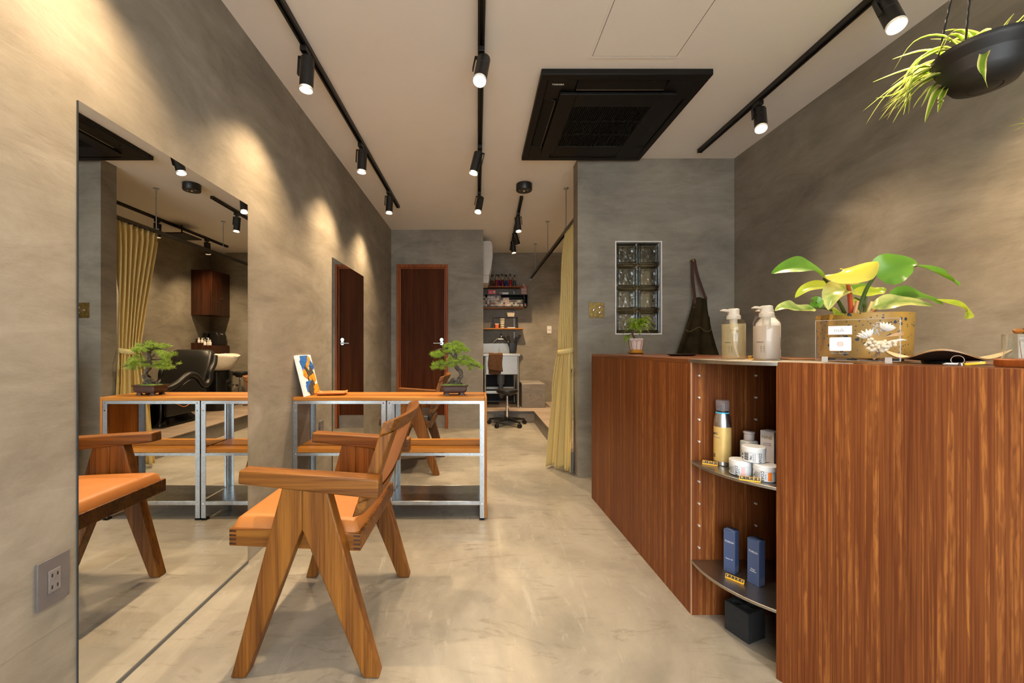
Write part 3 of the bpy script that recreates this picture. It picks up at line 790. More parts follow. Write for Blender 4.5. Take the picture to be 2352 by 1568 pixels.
t = thing('leather_tray', 'shallow tan leather tray with pinched corners lying before the painting', 'tray', (-.925, 2.545, SZ+.0008), rd(12))
def tray(a, b_):
    x = (a-.5)*.165; y = (b_-.5)*.115
    e = max(abs(a-.5), abs(b_-.5))*2; q = max(0, (e-.80)/.20)
    cor = abs(a-.5)*abs(b_-.5)*4
    return (x*(1+.06*q), y*(1+.08*q), .004+.013*q*q*(1-.25*cor)+.006*max(0,cor-.75)*4*q)
mesh('tray', G().grid(28, 20, tray), mat('orange_tan_leather', (.48,.145,.022), .42, var=.1, bmp=.1), t, solid=.004, smooth=60)
mesh('stitched_rim', G().tube([(x*.167/2*1.05, y*.117/2*1.07, .0150) for x, y in rrect(2,2,.1,3)], .0016, 6, closed=True), M['rust'], t)

# ------------------------------------------------------------------ reception counter
CZ = .994
P1, P2, P3 = (.784, 2.768), (.828, 1.557), (.935, 1.258)
dd = Vector((.4961, -.8682)); nn_ = Vector((.8682, .4961))
P4 = (P3[0]+dd.x*1.25, P3[1]+dd.y*1.25); P5 = (P4[0]+nn_.x*.46, P4[1]+nn_.y*.46)
P6, P7 = (1.50, 1.62), (1.33, 2.768)
Q1, Q2 = (1.035+.024, 1.145+.0), (1.20, 1.557)
curve = [( (1-s)**2*P2[0]+2*s*(1-s)*.806+s*s*P3[0], (1-s)**2*P2[1]+2*s*(1-s)*1.380+s*s*P3[1]) for s in [i/16 for i in range(17)]]
t = CNT = thing('reception_counter', 'mahogany-veneered reception counter with a bent front and open corner shelves', 'counter', (1.15, 1.6, 0))
def slab(a, b_, th, z0, z1):                         # vertical board from a to b, thickness th to the left-hand side
    a = Vector(a); b_ = Vector(b_); u = (b_-a).normalized(); n = Vector((-u.y, u.x))*th
    return G().prism([tuple(a), tuple(b_), tuple(b_+n), tuple(a+n)], z0, z1)
wm('side_panel', slab(P2, P1, -.02, .0005, CZ-.018), M['counter'], t)
wm('edge_strip', G().prism([(P2[0]-.0012,P2[1]-.0005),(P2[0]+.0015,P2[1]-.0005),(P2[0]+.0015,P2[1]+.004),(P2[0]-.0012,P2[1]+.004)], .0005, CZ), mat('pale_edge_band', (.42,.25,.14), .5), t)
wm('end_panel', slab(P1, P7, -.02, .0005, CZ-.018), M['counter'], t)
wm('recess_back', G().box((P2[0]+.0016, P2[1], .0005), (Q2[0], P2[1]+.018, CZ-.0135)), M['counter'], t)
wm('recess_side', slab(Q1, (Q2[0], P2[1]-.001), -.016, .0005, CZ-.0135), M['counter'], t)
FP = wm('front_panel', slab(P3, P4, .022, .0005, CZ-.0005), M['counter_front'], t, bev=.001)
wm('rear_panel', slab(P7, P6, .018, .0005, CZ-.018), M['counter'], t)
wm('rear_panel', slab(P6, P5, .018, .0005, CZ-.018), M['counter'], t)
wm('worktop', G().prism([P1, (P2[0],P2[1]+.0185), (P6[0]-.1,P2[1]+.0185), P6, P7], CZ-.0175, CZ), M['counter_top'], t, bev=.0008)
fi = [(p[0]+nn_.x*.0225, p[1]+nn_.y*.0225) for p in (P3, P4)]
wm('worktop', G().prism([(Q1[0]+.02,Q1[1]-.02), fi[1], P5, P6, (P6[0]-.1,P2[1]+.018), (Q2[0]+.018,P2[1]+.018)], CZ-.0175, CZ-.0002), M['counter_top'], t)
def shelfpoly(): return curve+[(Q1[0]-.002,Q1[1]+.004), (Q2[0]-.004,P2[1]-.0006), (P2[0]+.0018, P2[1]-.0006)]
def inner(p): return p
SHELF = [(.594, .600), (.209, .215)]
for z0, z1 in SHELF: wm('shelf', G().prism(shelfpoly(), z0-.004, z1), M['steel'], t, bev=.001)
wm('shelf', G().prism([(x-.0022,y) for x,y in curve]+[(Q1[0]+.01,Q1[1]-.004), (Q2[0]+.017,P2[1]+.0165), (P2[0]+.0018, P2[1]+.0165)], CZ-.013, CZ), M['steel'], t, bev=.001)
for z in (.93, .845, .76, .675, .52, .435, .35, .265):
    for x in (.855, 1.075):
        wm('shelf_pin', G().cyl((x, P2[1]-.0005, z), (x, P2[1]-.009, z), .0038, seg=10), mat('nickel_pin',(.80,.78,.74),.35,.5) if z == .93 and x == .855 else bpy.data.materials['nickel_pin'], t)

# ---------------------------------------- price tags: yellow holder with black digits
TAGY = mat('yellow_plastic', (.72,.36,.01), .4); TAGK = mat('black_digit_tile', (.008,.008,.010), .45); TAGW = mat('gold_numeral', (.85,.62,.18), .5)
def price(x, y, z, rz, txt, w, label):
    t = thing('price_tag', label, 'price tag', (x, y, z+.0006), rz)
    mesh('holder', G().prism_x([(-.006,0),(.006,0),(.005,.0025),(-.0015,.0030),(.0035,.0125),(.0015,.0135),(-.0045,.0028)], -w/2, w/2), TAGY, t)
    n = len(txt); a = math.atan2(.0095, .005)
    F = frame((0,-.0030,.0036), (1,0,0), (0,math.cos(a),math.sin(a)))
    for k, c in enumerate(txt):
        cx = (k-(n-1)/2)*(w*.94/n)
        tl = mesh('digit_tile', G().cbox((cx,.0048,.0006),(w*.90/n,.0095,.0010),F), TAGK, t)
        textmesh('numeral', c, .0098, TAGW, F @ T(cx,.0047,.0015), tl, xs=.9)
price(1.048, 1.515, CZ, rd(4), '¥2145', .052, 'yellow price tag reading 2145 between the pump bottles')
price(.868, 1.500, .600, rd(-38), '¥10701', .050, 'yellow price tag reading 10701 before the gold spray can')
price(.893, 1.318, .600, rd(-28), '¥1980', .058, 'yellow price tag reading 1980 before the white jars')
price(.908, 1.418, .215, rd(-50), '¥3300', .058, 'yellow price tag reading 3300 beside the dark blue boxes')

def translucent(name, clear, col, dens, rough):
    """cloudy clear stuff: part of the light passes straight through, the rest is scattered by the colour"""
    m, nt, b = newmat(name); out = nt.nodes['Material Output']
    b.inputs['Base Color'].default_value = (*col, 1); b.inputs['Roughness'].default_value = rough
    tr = N(nt, 'BsdfTransparent'); tr.inputs[0].default_value = (*clear, 1)
    tl = N(nt, 'BsdfTranslucent'); tl.inputs[0].default_value = (*col, 1)
    m1 = N(nt, 'MixShader'); m1.inputs[0].default_value = .35; nt.links.new(b.outputs[0], m1.inputs[1]); nt.links.new(tl.outputs[0], m1.inputs[2])
    mx = N(nt, 'MixShader'); mx.inputs[0].default_value = dens
    nt.links.new(tr.outputs[0], mx.inputs[1]); nt.links.new(m1.outputs[0], mx.inputs[2]); nt.links.new(mx.outputs[0], out.inputs['Surface']); return m
# ---------------------------------------- goods on the shelves
ALU = mat('brushed_aluminium_can', (.62,.63,.64), .28, 1.0); GOLD = mat('satin_gold_label', (.66,.46,.16), .42, .25); CY = mat('cyan_ring', (.06,.45,.75), .4)
CLEAR = glassmat('clear_plastic', (.95,.95,.95), .02, 1.3, thin=True); INK = mat('dark_ink', (.02,.02,.02), .6); INKG = mat('grey_ink', (.25,.24,.23), .6)
t = thing('spray_can', 'tall gold and silver spray can with clear cap on the upper corner shelf', 'spray can', (.916, 1.503, .6008))
mesh('can', G().lathe([(0,0),(.026,0),(.0288,.003),(.0288,.150),(.0275,.168),(.0235,.186),(.0222,.192)], 32), ALU, t)
mesh('label_band', G().lathe([(.0289,.016),(.0291,.016),(.0291,.143),(.0289,.143)], 32), GOLD, t)
mesh('neck_ring', G().lathe([(.0222,.1925),(.0222,.1965),(0,.1965)], 32), CY, t)
mesh('valve_collar', G().lathe([(.0205,.197),(.0205,.203),(.008,.204),(.008,.222),(.006,.226),(0,.226)], 24), M['blackplastic'], t)
mesh('cap', G().lathe([(.0225,.2025),(.0225,.236),(.0205,.241),(0,.242)], 32), translucent('smoky_clear_cap', (.86,.84,.84), (.55,.50,.52), .30, .12), t)
F = RZ(rd(-166)) @ frame((0,0,0),(0,1,0),(0,0,1))
textmesh('brand_lettering', 'artir', .016, INK, F @ T(-.002,.118,0), t, wrap=.0292)
textmesh('small_print', 'Curly Foam', .0065, INKG, F @ T(0,.104,0), t, wrap=.0292)
textmesh('small_print', 'for hair\n150g\nfoam', .005, INK, F @ T(-.008,.036,0), t, wrap=.0292)

LID = mat('white_jar_lid', (.68,.68,.68), .4); JAR = mat('white_jar_label', (.64,.65,.67), .35)
def jar(x, y, z, rz, swatch, label, barcode=False):
    t = thing('cream_jar', label, 'jar', (x, y, z), rz, 'white cream jars')
    r = .0352
    mesh('jar', G().lathe([(0,0),(r-.004,0),(r-.0012,.003),(r-.0012,.034),(0,.034)], 40), JAR, t)
    mesh('lid', G().lathe([(r-.0012,.0345),(r,.0345),(r,.0495),(r-.002,.0515),(0,.052)], 40), LID, t)
    F = frame((0,0,0),(0,-1,0),(0,0,1))              # label faces -x
    rr = r-.0011
    def patch(a0, a1, z0, z1, m, nm):
        g = G().grid(6, 1, lambda a, b_: (-(rr+.0002)*math.cos(lerp(a0,a1,a)), -(rr+.0002)*math.sin(lerp(a0,a1,a)), lerp(z0,z1,b_)))
        mesh(nm, g, m, t)
    Fv = lambda ang: RZ(ang) @ F @ Matrix.Rotation(-PI/2, 4, 'Z')
    def vtext(s, size, ang, m, zc=.018):             # text running down the jar
        o = textmesh('lettering', s, size, m, Matrix.Identity(4), t)
        for p in o.data.vertices:
            x_, y_, z_ = p.co; a = ang+y_/rr
            p.co = (-(rr+.0003+z_)*math.cos(a), -(rr+.0003+z_)*math.sin(a), zc-x_)
    if barcode:
        for k in range(9): patch(-.42+k*.0, -.42+.42, .0075+k*.0028, .0075+k*.0028+(.0016 if k%3 else .0022), INK, 'barcode_bar')
        for zc in (.0115,.0235): patch(-.78, -.58, zc-.004, zc+.004, INK, 'code_patch')
        vtext('100g', .0075, .22, INK); vtext('hair care cream', .0038, .42, INKG); vtext('tone and texture', .0038, .56, INKG); vtext('COAR', .0125, .98, INK)
    else:
        patch(.66, .98, .0055, .0325, swatch, 'colour_swatch')
        vtext('COAR', .0125, .22, INK); vtext('hair balm', .0045, .48, mat('blue_ink',(.1,.3,.5),.6)); vtext('texture balm', .0045, -.02, INKG)
        for k in range(4): vtext('natural finish hold', .0030, -.14-.10*k, INKG)
        vtext('100g', .0060, -.62, INK)
    return t
PINK = mat('pale_pink_print', (.82,.42,.40), .5); ORA = mat('orange_print', (.9,.21,.01), .5)
jar(.909, 1.388, .6008, rd(22), PINK, 'white cream jar with a pale pink label square')
jar(.953, 1.330, .6008, rd(28), ORA, 'white cream jar with a bright orange label square')
jar(.937, 1.363, .6532, rd(30), PINK, 'white cream jar with a barcode, stacked on two others', True)
GREY = glassmat('frosted_grey_bottle', (.80,.82,.82), .35, 1.4)
t = thing('flip_top_bottle', 'frosted square flip-top bottle behind the stacked jars', 'bottle', (.992, 1.468, .6008), rd(15))
mesh('body', G().prism(rrect(.052,.036,.008), 0, .098), mat('frosted_grey_plastic',(.52,.53,.52),.35), t, bev=.004)
mesh('cap', G().lathe([(.015,.0985),(.0165,.100),(.0165,.124),(.0185,.125),(.0185,.130),(.016,.132),(0,.132)], 28), mat('smoky_cap',(.42,.38,.38),.3), t)

def carton(x, y, z, rz, w, dpt, hh, m, txts, label, foil=None):
    t = thing('carton', label, 'box', (x, y, z), rz)
    g = G().box((0,0,0),(w,dpt,hh-.003))
    b_ = mesh('box', g, m, t, bev=.0006)
    # slightly domed lid flap
    gl = G().grid(8, 1, lambda a, c: (a*w, c*dpt, hh-.003+.0025*math.sin(PI*a)+.0002)); mesh('lid_flap', gl, m, t, solid=.0006)
    for s_, sz, zz, mm in txts: textmesh('lettering', s_, sz, mm, frame((w/2,-.0004,zz),(1,0,0),(0,0,1)), t)
    if foil: mesh('foil_print', G().box((w+.0001,.003,.003),(w+.0004,dpt-.003,hh*.18)), foil, t)
    return t
LIL = mat('lilac_grey_card', (.60,.56,.57), .45); NAVY = mat('navy_card', (.055,.085,.185), .5, bmp=.15, nscale=300); SIL = mat('silver_print', (.65,.66,.70), .4); GLD = mat('bronze_print', (.34,.25,.12), .4)
a = math.atan2(1.388-1.428, 1.023-1.005)
carton(1.005, 1.428, .6008, a, .045, .040, .147, LIL, [('NiNE', .0155, .122, GLD), ('Cream Multi', .0050, .102, INKG), ('moist and hold', .0045, .096, INKG)], 'lilac-grey carton lettered NiNE behind the white jars')
a = math.atan2(1.4517-1.482, .930-.9075)
carton(.9075, 1.482, .2156, a, .038, .034, .156, NAVY, [('TORCH', .0088, .112, SIL), ('Repair Oil', .0056, .050, SIL)], 'dark blue carton with silver print behind the 3300 price tag', mat('navy_foil',(.10,.12,.18),.4,var=.6,nscale=500))
a = math.atan2(1.3764-1.4136, .9647-.9491)
carton(.9491, 1.4136, .2156, a, .040, .032, .158, NAVY, [('TORCH', .0088, .112, SIL), ('Repair', .0056, .052, SIL), ('Emulsion', .0056, .045, SIL)], 'dark blue carton with silver print standing by the shelf end', mat('navy_foil2',(.10,.12,.18),.4,var=.6,nscale=500))

# black block with four round wells on the floor under the shelves
t = thing('iron_holder', 'black foam block with four round wells on the floor under the shelves', 'holder', (.970, 1.459, .0006), math.atan2(1.428-1.396, 1.0277-.948))
FOAM = mat('black_foam_block', (.016,.017,.018), .85, var=.5, nscale=260, bmp=.5)
def wells():
    g = G(); hs, hh, r, n = .044, .105, .0165, 20
    g.box((-hs,-hs,0),(hs,hs,hh)); g.f.pop(1)        # open top, then a top face with holes
    for sx in (0,1):
        for sy in (0,1):
            x0, y0 = -hs+sx*hs, -hs+sy*hs; cx, cy = x0+hs/2+(.004 if not sx else -.004), y0+hs/2+(.004 if not sy else -.004)
            sq = []; ci = []
            for k in range(n):
                w = 2*PI*k/n+PI/4; q = 1/max(abs(math.cos(w)),abs(math.sin(w)))
                sx_, sy_ = x0+hs/2+hs/2*q*math.cos(w), y0+hs/2+hs/2*q*math.sin(w); sq.append((sx_,sy_,hh)); ci.append((cx+r*math.cos(w), cy+r*math.sin(w), hh))
            lo = [(p[0],p[1],.03) for p in ci]
            vs = sq+ci+lo; fs = []
            for k in range(n):
                j = (k+1)%n; fs += [(k,j,n+j,n+k),(n+k,n+j,2*n+j,2*n+k)]
            fs.append(tuple(range(2*n,3*n))); g.add(vs, fs)
    return g
mesh('block', wells(), FOAM, t, smooth=30)

# ---------------------------------------- pump bottles on the steel top
LIQ = [translucent('pale_amber_liquid', (.97,.93,.78), (.90,.80,.54), .24, .2), translucent('milky_beige_liquid', (.9,.85,.8), (.66,.57,.48), .80, .3), mat('milk_white_liquid', (.80,.75,.72), .4)]
CLB = glassmat('clear_bottle', (.97,.97,.96), 0, 1.35, thin=True); PUMP = translucent('translucent_pump', (.96,.95,.93), (.66,.63,.58), .72, .3)
WHB = mat('white_bottle', (.66,.63,.61), .35)
def pump_bottle(x, y, rz, liq, level, label, clear=True, hh=.142):
    t = thing('pump_bottle', label, 'bottle', (x, y, CZ+.0006), rz)
    r = .041
    prof = [(0,0),(r-.004,0),(r,.005),(r,hh-.006),(r-.003,hh),(.030,hh+.010),(.024,hh+.018),(.0225,hh+.024)]
    mesh('bottle', G().lathe(prof, 40), CLB if clear else WHB, t)
    if clear:
        ri = r-.0015
        mesh('liquid', G().lathe([(0,.0015),(ri-.003,.0015),(ri,.005),(ri,level),(0,level)], 40), LIQ[liq], t)
    mesh('collar', G().lathe([(.0228,hh+.012),(.0238,hh+.013),(.0238,hh+.026),(.0205,hh+.028),(.0195,hh+.029)], 32), PUMP, t)
    mesh('pump_head', G().lathe([(.0195,hh+.029),(.0195,hh+.050),(.0165,hh+.053),(0,hh+.0535)], 32), PUMP, t)
    # beak: flat spout that sweeps out and down from the head
    mesh('spout', G().prism_y([(-.017,hh+.049),(-.040,hh+.051),(-.051,hh+.047),(-.049,hh+.043),(-.041,hh+.044),(-.017,hh+.040)], -.006, .006), PUMP, t, bev=.002)
    mesh('spout_guard', G().prism_y([(-.050,hh+.0425),(-.043,hh+.033),(-.038,hh+.022),(-.037,hh+.012),(-.041,hh+.003),(-.039,hh+.0015),(-.033,hh+.012),(-.034,hh+.023),(-.040,hh+.0335),(-.046,hh+.0425)], -.008, .008), CLB, t)
    if clear:
        mesh('pump_body', G().lathe([(.013,hh+.012),(.013,hh-.028),(.008,hh-.030),(.008,hh-.045),(.0045,hh-.046)], 20), PUMP, t)
        mesh('dip_tube', G().tube(smoothpath([(0,0,hh-.044),(.001,0,.08),(.008,0,.04),(.020,0,.006)],6), .0038, 8), PUMP, t)
    F = RZ(rd(-18)) @ frame((0,0,0),(0,-1,0),(0,0,1))
    if clear:
        textmesh('lettering', 'shampoo' if liq == 0 else 'treatment', .0062, INK, RZ(rd(48)) @ F @ T(0,.064,0), t, wrap=r+.0004)
        for k in range(2):
            o = textmesh('lettering', ' '.join('MOIST'), .0056, INK, Matrix.Identity(4), t)
            for p in o.data.vertices:
                a = rd(36)+k*.22+p.co.y/r; rr = r+.0004+p.co.z
                p.co = (-rr*math.cos(a), -rr*math.sin(a), .038-p.co.x)
    else:
        o = textmesh('lettering', 'conditioner treatment', .0050, INK, Matrix.Identity(4), t)
        for p in o.data.vertices:
            a = rd(128)+p.co.y/r; rr = r+.0004+p.co.z
            p.co = (-rr*math.cos(a), -rr*math.sin(a), .060-p.co.x)
    return t
pump_bottle(.998, 1.566, rd(0), 0, .135, 'clear pump bottle of pale amber shampoo on the steel shelf top')
pump_bottle(1.043, 1.450, rd(-4), 1, .122, 'clear pump bottle of milky beige treatment on the steel shelf top')
pump_bottle(1.146, 1.585, rd(5), 2, .1, 'opaque white pump bottle standing behind the clear ones', False)
t = thing('wood_coaster', 'thin reddish wooden coaster lying on the counter by the steel top', 'coaster', (1.150, 1.432, CZ+.0005), rd(-10))
mesh('coaster', G().prism(rrect(.10,.07,.008), 0, .004), M['teak_x'], t, bev=.001)

# ---------------------------------------- dark pen tray
t = thing('pen_tray', 'flat dark oval tray at the far end of the counter before the apron', 'tray', (1.068, 2.10, CZ+.0006))
el = lambda sx, sy, z: [(sx*math.cos(2*PI*k/36), sy*math.sin(2*PI*k/36), z) for k in range(36)]
mesh('tray', G().loft([el(.060,.036,0), el(.080,.050,.009), el(.078,.048,.0095), el(.060,.036,.004)]), mat('dark_lacquer', (.028,.014,.010), .3), t)

# ---------------------------------------- acrylic sign with dried flowers
sl_, sr_ = Vector((1.035, 1.230, 0)), Vector((1.166, 1.106, 0)); sd = (sr_-sl_).normalized(); SW = (sr_-sl_).length
sn = Vector((sd.y, -sd.x, 0))                        # towards the customer
t = thing('acrylic_sign', 'clear acrylic sign with dried flowers and a nuk. card before the mustard pot', 'sign', (sl_.x, sl_.y, CZ+.0006), math.atan2(sd.y, sd.x))
ACR = glassmat('clear_acrylic', (.96,.96,.96), 0, 1.49, thin=True); ACE = mat('bright_acrylic_edge', (.80,.74,.66), .15, Transmission_Weight=.5)
SB, ST = .006, .126
pa = mesh('acrylic_panel', G().box((0,-.005,SB),(SW,0,ST)), ACR, t)
mesh('panel_edge', G().box((0,-.005,ST-.0008),(SW,0,ST+.0002)).box((-.0003,-.005,SB),(.0007,0,ST)).box((SW-.0009,-.005,SB),(SW+.0004,0,ST)).box((0,-.005,SB-.0003),(SW,0,SB+.0007)), ACE, pa)
for x in (.022, SW-.024): mesh('foot', G().box((x-.007,-.014,0),(x+.007,.010,SB-.001)).box((x-.007,-.0085,SB-.001),(x+.007,-.0052,.017)), ACE, t)
FX = lambda x, z: frame((x,-.0058,z),(1,0,0),(0,0,1))
cd_ = mesh('name_card', G().box((.030,-.0060,.083),(.082,-.0051,.108)), M['paper'], t)
textmesh('card_lettering', 'nuk.', .016, INKG, FX(.056,.0955) @ T(0,0,.0004), cd_, ext=.0002)
cq = mesh('code_card', G().prism_y(rrect(.048,.040,.003,3,.0565,.0545), -.0060, -.0051), M['paper'], t)
CORAL = mat('coral_print', (.85,.20,.10), .5)
g = G()
for w, r_, th_ in ((.0125,.0035,.0016),):
    o_ = rrect(w,w,r_,4,.0565,.0545); i_ = rrect(w-2*th_,w-2*th_,r_-th_*.7,4,.0565,.0545); n = len(o_)
    g.add([(x,-.0062,z) for x,z in o_]+[(x,-.0062,z) for x,z in i_], [(k,(k+1)%n,n+(k+1)%n,n+k) for k in range(n)])
o_ = [(.0565+.0030*math.cos(2*PI*k/20), .0545+.0030*math.sin(2*PI*k/20)) for k in range(20)]; i_ = [(.0565+.0016*math.cos(2*PI*k/20), .0545+.0016*math.sin(2*PI*k/20)) for k in range(20)]
g.add([(x,-.0062,z) for x,z in o_]+[(x,-.0062,z) for x,z in i_], [(k,(k+1)%20,20+(k+1)%20,20+k) for k in range(20)])
mesh('camera_emblem', g, CORAL, cq, smooth=0)
textmesh('small_print', 'HAIR &', .0062, INK, FX(.056,.0785), t)
textmesh('small_print', '@nuk_ hairsalon', .0058, INKG, FX(.0555,.0275), t)
# dried posy pressed on the panel
rr_ = random.Random(5)
CRM = mat('cream_petal', (.62,.52,.38), .8, var=.15); WHP = mat('bleached_leaf', (.66,.60,.54), .8); SAGE = mat('dusty_grey_flower', (.42,.45,.47), .9, var=.3); BRN = mat('dry_brown_stem', (.22,.14,.08), .9); PAM = mat('tan_pampas', (.55,.34,.17), .9, var=.3)
def blade(g, p, d, L, w, lift=.004):
    p = Vector(p); d = Vector(d).normalized(); s_ = Vector((d.z,0,-d.x))
    pts = []
    for k in range(6):
        f = k/5; ww = w*math.sin(PI*min(1,f*.85+.12)); c = p+d*L*f+Vector((0,-lift*math.sin(PI*f),0)); pts.append((c-s_*ww, c+s_*ww))
    g.add([q for a_ in pts for q in a_], [(2*k,2*k+1,2*k+3,2*k+2) for k in range(5)])
g = G()
for k in range(16):
    a = rr_.uniform(0,2*PI); r0 = rr_.uniform(0,.024); c = (.137+r0*math.cos(a)*1.15, -.009-.008*rr_.random(), .050+r0*math.sin(a)*.62)
    for q in range(4): blade(g, c, (math.cos(a+q*1.6+rr_.random()), -.3, math.sin(a+q*1.6+rr_.random())), .013, .0058, .003)
mesh('dried_petals', g, CRM, t, solid=.0004)
g = G()
for k in range(6): blade(g, (.116,-.009,.072), (-.9+.26*k,-.1,.25+.15*k), .026, .0042)
mesh('bleached_leaf', g, WHP, t, solid=.0004); g = G()
for k in range(7): blade(g, (.147,-.009,.090), (-.25+.24*k,-.1,.95-.08*k), .026, .0045)
mesh('bleached_leaf', g, WHP, t, solid=.0004); g = G()
for k in range(5): blade(g, (.150+.006*k,-.009,.058+.0022*k), (1,-.05,.35-.12*k), .026-.002*k, .0022)
mesh('bleached_leaf', g, WHP, t, solid=.0004)
g = G()
for k in range(46):
    x = .122+.018*rr_.random(); z = .080+.036*rr_.random(); g.lathe([(0,-.0017),(.0015,-.0008),(.0015,.0008),(0,.0017)], 6, (x+.15*(z-.08), -.008-.004*rr_.random(), z))
mesh('grey_sprig', g, SAGE, t)
g = G()
for k in range(40): blade(g, (.152,-.010,.075), (1,-.05*rr_.random(),.10+.35*rr_.random()), .026+.012*rr_.random(), .0009, .002)
mesh('pampas_tuft', g, PAM, t)
mesh('posy_stem', G().tube([(.137,-.009,.040),(.133,-.009,.024),(.127,-.009,.010)], [.0022,.0026,.003], 8).tube([(.132,-.009,.028),(.121,-.009,.018)], .0008, 5).tube([(.137,-.009,.03),(.142,-.009,.012)], .0008, 5), BRN, t)

# ---------------------------------------- stoneware dish, keys, incense glass
t = thing('stoneware_dish', 'wavy square stoneware dish, speckled sand inside and dark outside, on the counter', 'dish', (1.309, 1.130, CZ+.0006), rd(41))
def dish(top):
    def fn(a, b_):
        x = (a-.5)*2; y = (b_-.5)*2; e = max(abs(x),abs(y)); w = math.atan2(y,x)      # square grid bent to a disc with four lobes
        lobe = .5+.5*math.cos(4*w); rad = .108*e*(1+.10*lobe)
        z = .006+e**2*(.006+.024*lobe)
        return (rad*math.cos(w), rad*math.sin(w), z+(.004 if top else 0))
    return fn
g = G().grid(26,26,dish(False)); g.f = [f[::-1] for f in g.f]; mesh('dish_underside', g, mat('dark_stoneware',(.030,.018,.014),.5,var=.3), t, smooth=60)
mesh('dish_inside', G().grid(26,26,dish(True)), mat('speckled_sand_glaze',(.52,.40,.23),.55,var=.55,nscale=280,bmp=.3), t, smooth=60)
g = G(); f0, f1 = dish(False), dish(True)
ed = [(i/26,0) for i in range(26)]+[(1,i/26) for i in range(26)]+[(1-i/26,1) for i in range(26)]+[(0,1-i/26) for i in range(26)]
n = len(ed); g.add([f0(*e) for e in ed]+[f1(*e) for e in ed], [(i,(i+1)%n,n+(i+1)%n,n+i) for i in range(n)])
mesh('dish_rim', g, mat('bronze_rim',(.33,.19,.08),.35), t)
mesh('foot_ring', G().lathe([(.036,.0),(.040,0),(.042,.0062),(.034,.0062)], 28), M['blackplastic'], t)
t = thing('key_bunch', 'bunch of keys with a ring and a yellow-edged fob beside the stoneware dish', 'keys', (1.205, 1.000, CZ+.0006), rd(-52))
ring = [(.011*math.cos(2*PI*k/24), 0, .013+.011*math.sin(2*PI*k/24)) for k in range(24)]
ring = [(x-.006, y+z*.35, z) for x,y,z in ring]
mesh('key_ring', G().tube(ring, .0009, 6, closed=True), M['chrome'], t)
mesh('fob', G().prism(rrect(.034,.016,.005), 0, .006, T(.022,-.002,.0022) @ Matrix.Rotation(rd(-9),4,'Y')), mat('yellow_resin',(.72,.50,.03),.3), t, bev=.001)
mesh('fob_plate', G().prism(rrect(.026,.010,.003), .0061, .0066, T(.022,-.002,.0022) @ Matrix.Rotation(rd(-9),4,'Y')), M['chrome'], t)
for k, a in enumerate((rd(170), rd(195), rd(215))):
    Mk = T(-.004,0,.0002+.0021*k) @ RZ(a)
    mesh('key', G().prism([(.0,-.0018),(.026,-.0018),(.028,0),(.026,.0018),(0,.0018)], 0, .0018, Mk).prism([(.006*math.cos(w)-.004,.006*math.sin(w)) for w in [2*PI*q/12 for q in range(12)]], 0, .0018, Mk), M['steel'], t)
t = thing('incense_glass', 'clear glass cylinder on a round reddish wooden base at the counter edge', 'glass', (1.292, .922, CZ+.0006))
mesh('wooden_base', G().lathe([(0,0),(.065,0),(.066,.002),(.066,.0155),(.064,.0175),(0,.0175)], 48), M['doorframe'], t)
GLS = glassmat('clear_glass', (.97,.98,.97), 0, 1.45, thin=True)
mesh('glass', G().lathe([(.054,.0180),(.0545,.076),(.0530,.0765),(.0520,.075),(.0515,.020),(.0,.0195)], 48), GLS, t)
mesh('incense_stick', G().tube([(-.046,.0,.060),(-.040,.004,.045),(-.028,.010,.0205)], .0007, 5), M['rust'], t)
t = thing('palo_santo_stick', 'charred wood stick resting across the glass cylinder', 'wood stick', (1.292, .935, CZ+.0006+.0772), rd(-30))
L = smoothpath([(-.032,-.008,.0055),(-.018,-.006,.006),(.004,-.004,.0062),(.034,.002,.006)], 4)
mesh('pale_end', G().tube(L[:5], [.003,.0052,.006,.0062,.006], 7), M['pine_x'], t); mesh('charred_end', G().tube(L[4:], [.0062,.0068,.0064,.007,.0066,.0062,.0066,.006,.004][:len(L[4:])], 7), mat('charcoal',(.03,.025,.02),.9,var=.9,nscale=200,bmp=.8), t)

# ------------------------------------------------------------------ curtain and its rail
RX, RZz = .834, 2.150
t = thing('curtain_rail', 'dark curtain rail hung from the ceiling by three thin rods', 'curtain rail', (RX, 4.9, RZz))
wm('rail', G().box((RX-.017, YP1+.01, RZz-.03), (RX-.010, YB-.012, RZz)).box((RX+.010, YP1+.01, RZz-.03), (RX+.017, YB-.012, RZz)).box((RX-.010, YP1+.01, RZz-.008), (RX+.010, YB-.012, RZz)), mat('dark_bronze_aluminium', (.10,.085,.065), .4, .7), t, bev=.002)
wm('wall_bracket', G().box((RX-.02, YB-.014, RZz-.045), (RX+.02, YB-.0005, RZz+.03)), M['steel'], t, bev=.003)
for y in (3.80, 4.80, 5.84):
    rod = wm('hanger_rod', G().cyl((RX, y, RZz+.0005), (RX, y, ZC-.006), .0048, seg=10), M['galv'], t)
    wm('ceiling_flange', G().lathe([(.0,0),(.026,0),(.024,-.004),(.008,-.010),(.006,-.022),(0,-.022)], 24, (RX, y, ZC-.0006)), M['galv'], t)
    wm('rail_clamp', G().cbox((RX, y, RZz+.008), (.034,.030,.014)), M['galv'], t, bev=.002)
t = thing('curtain', 'mustard linen curtain gathered by a tieback beside the partition', 'curtain', (.72, 3.5, .01))
CZ1, CZ0, CT = 2.112, .022, 1.005                    # head, hem, tieback height
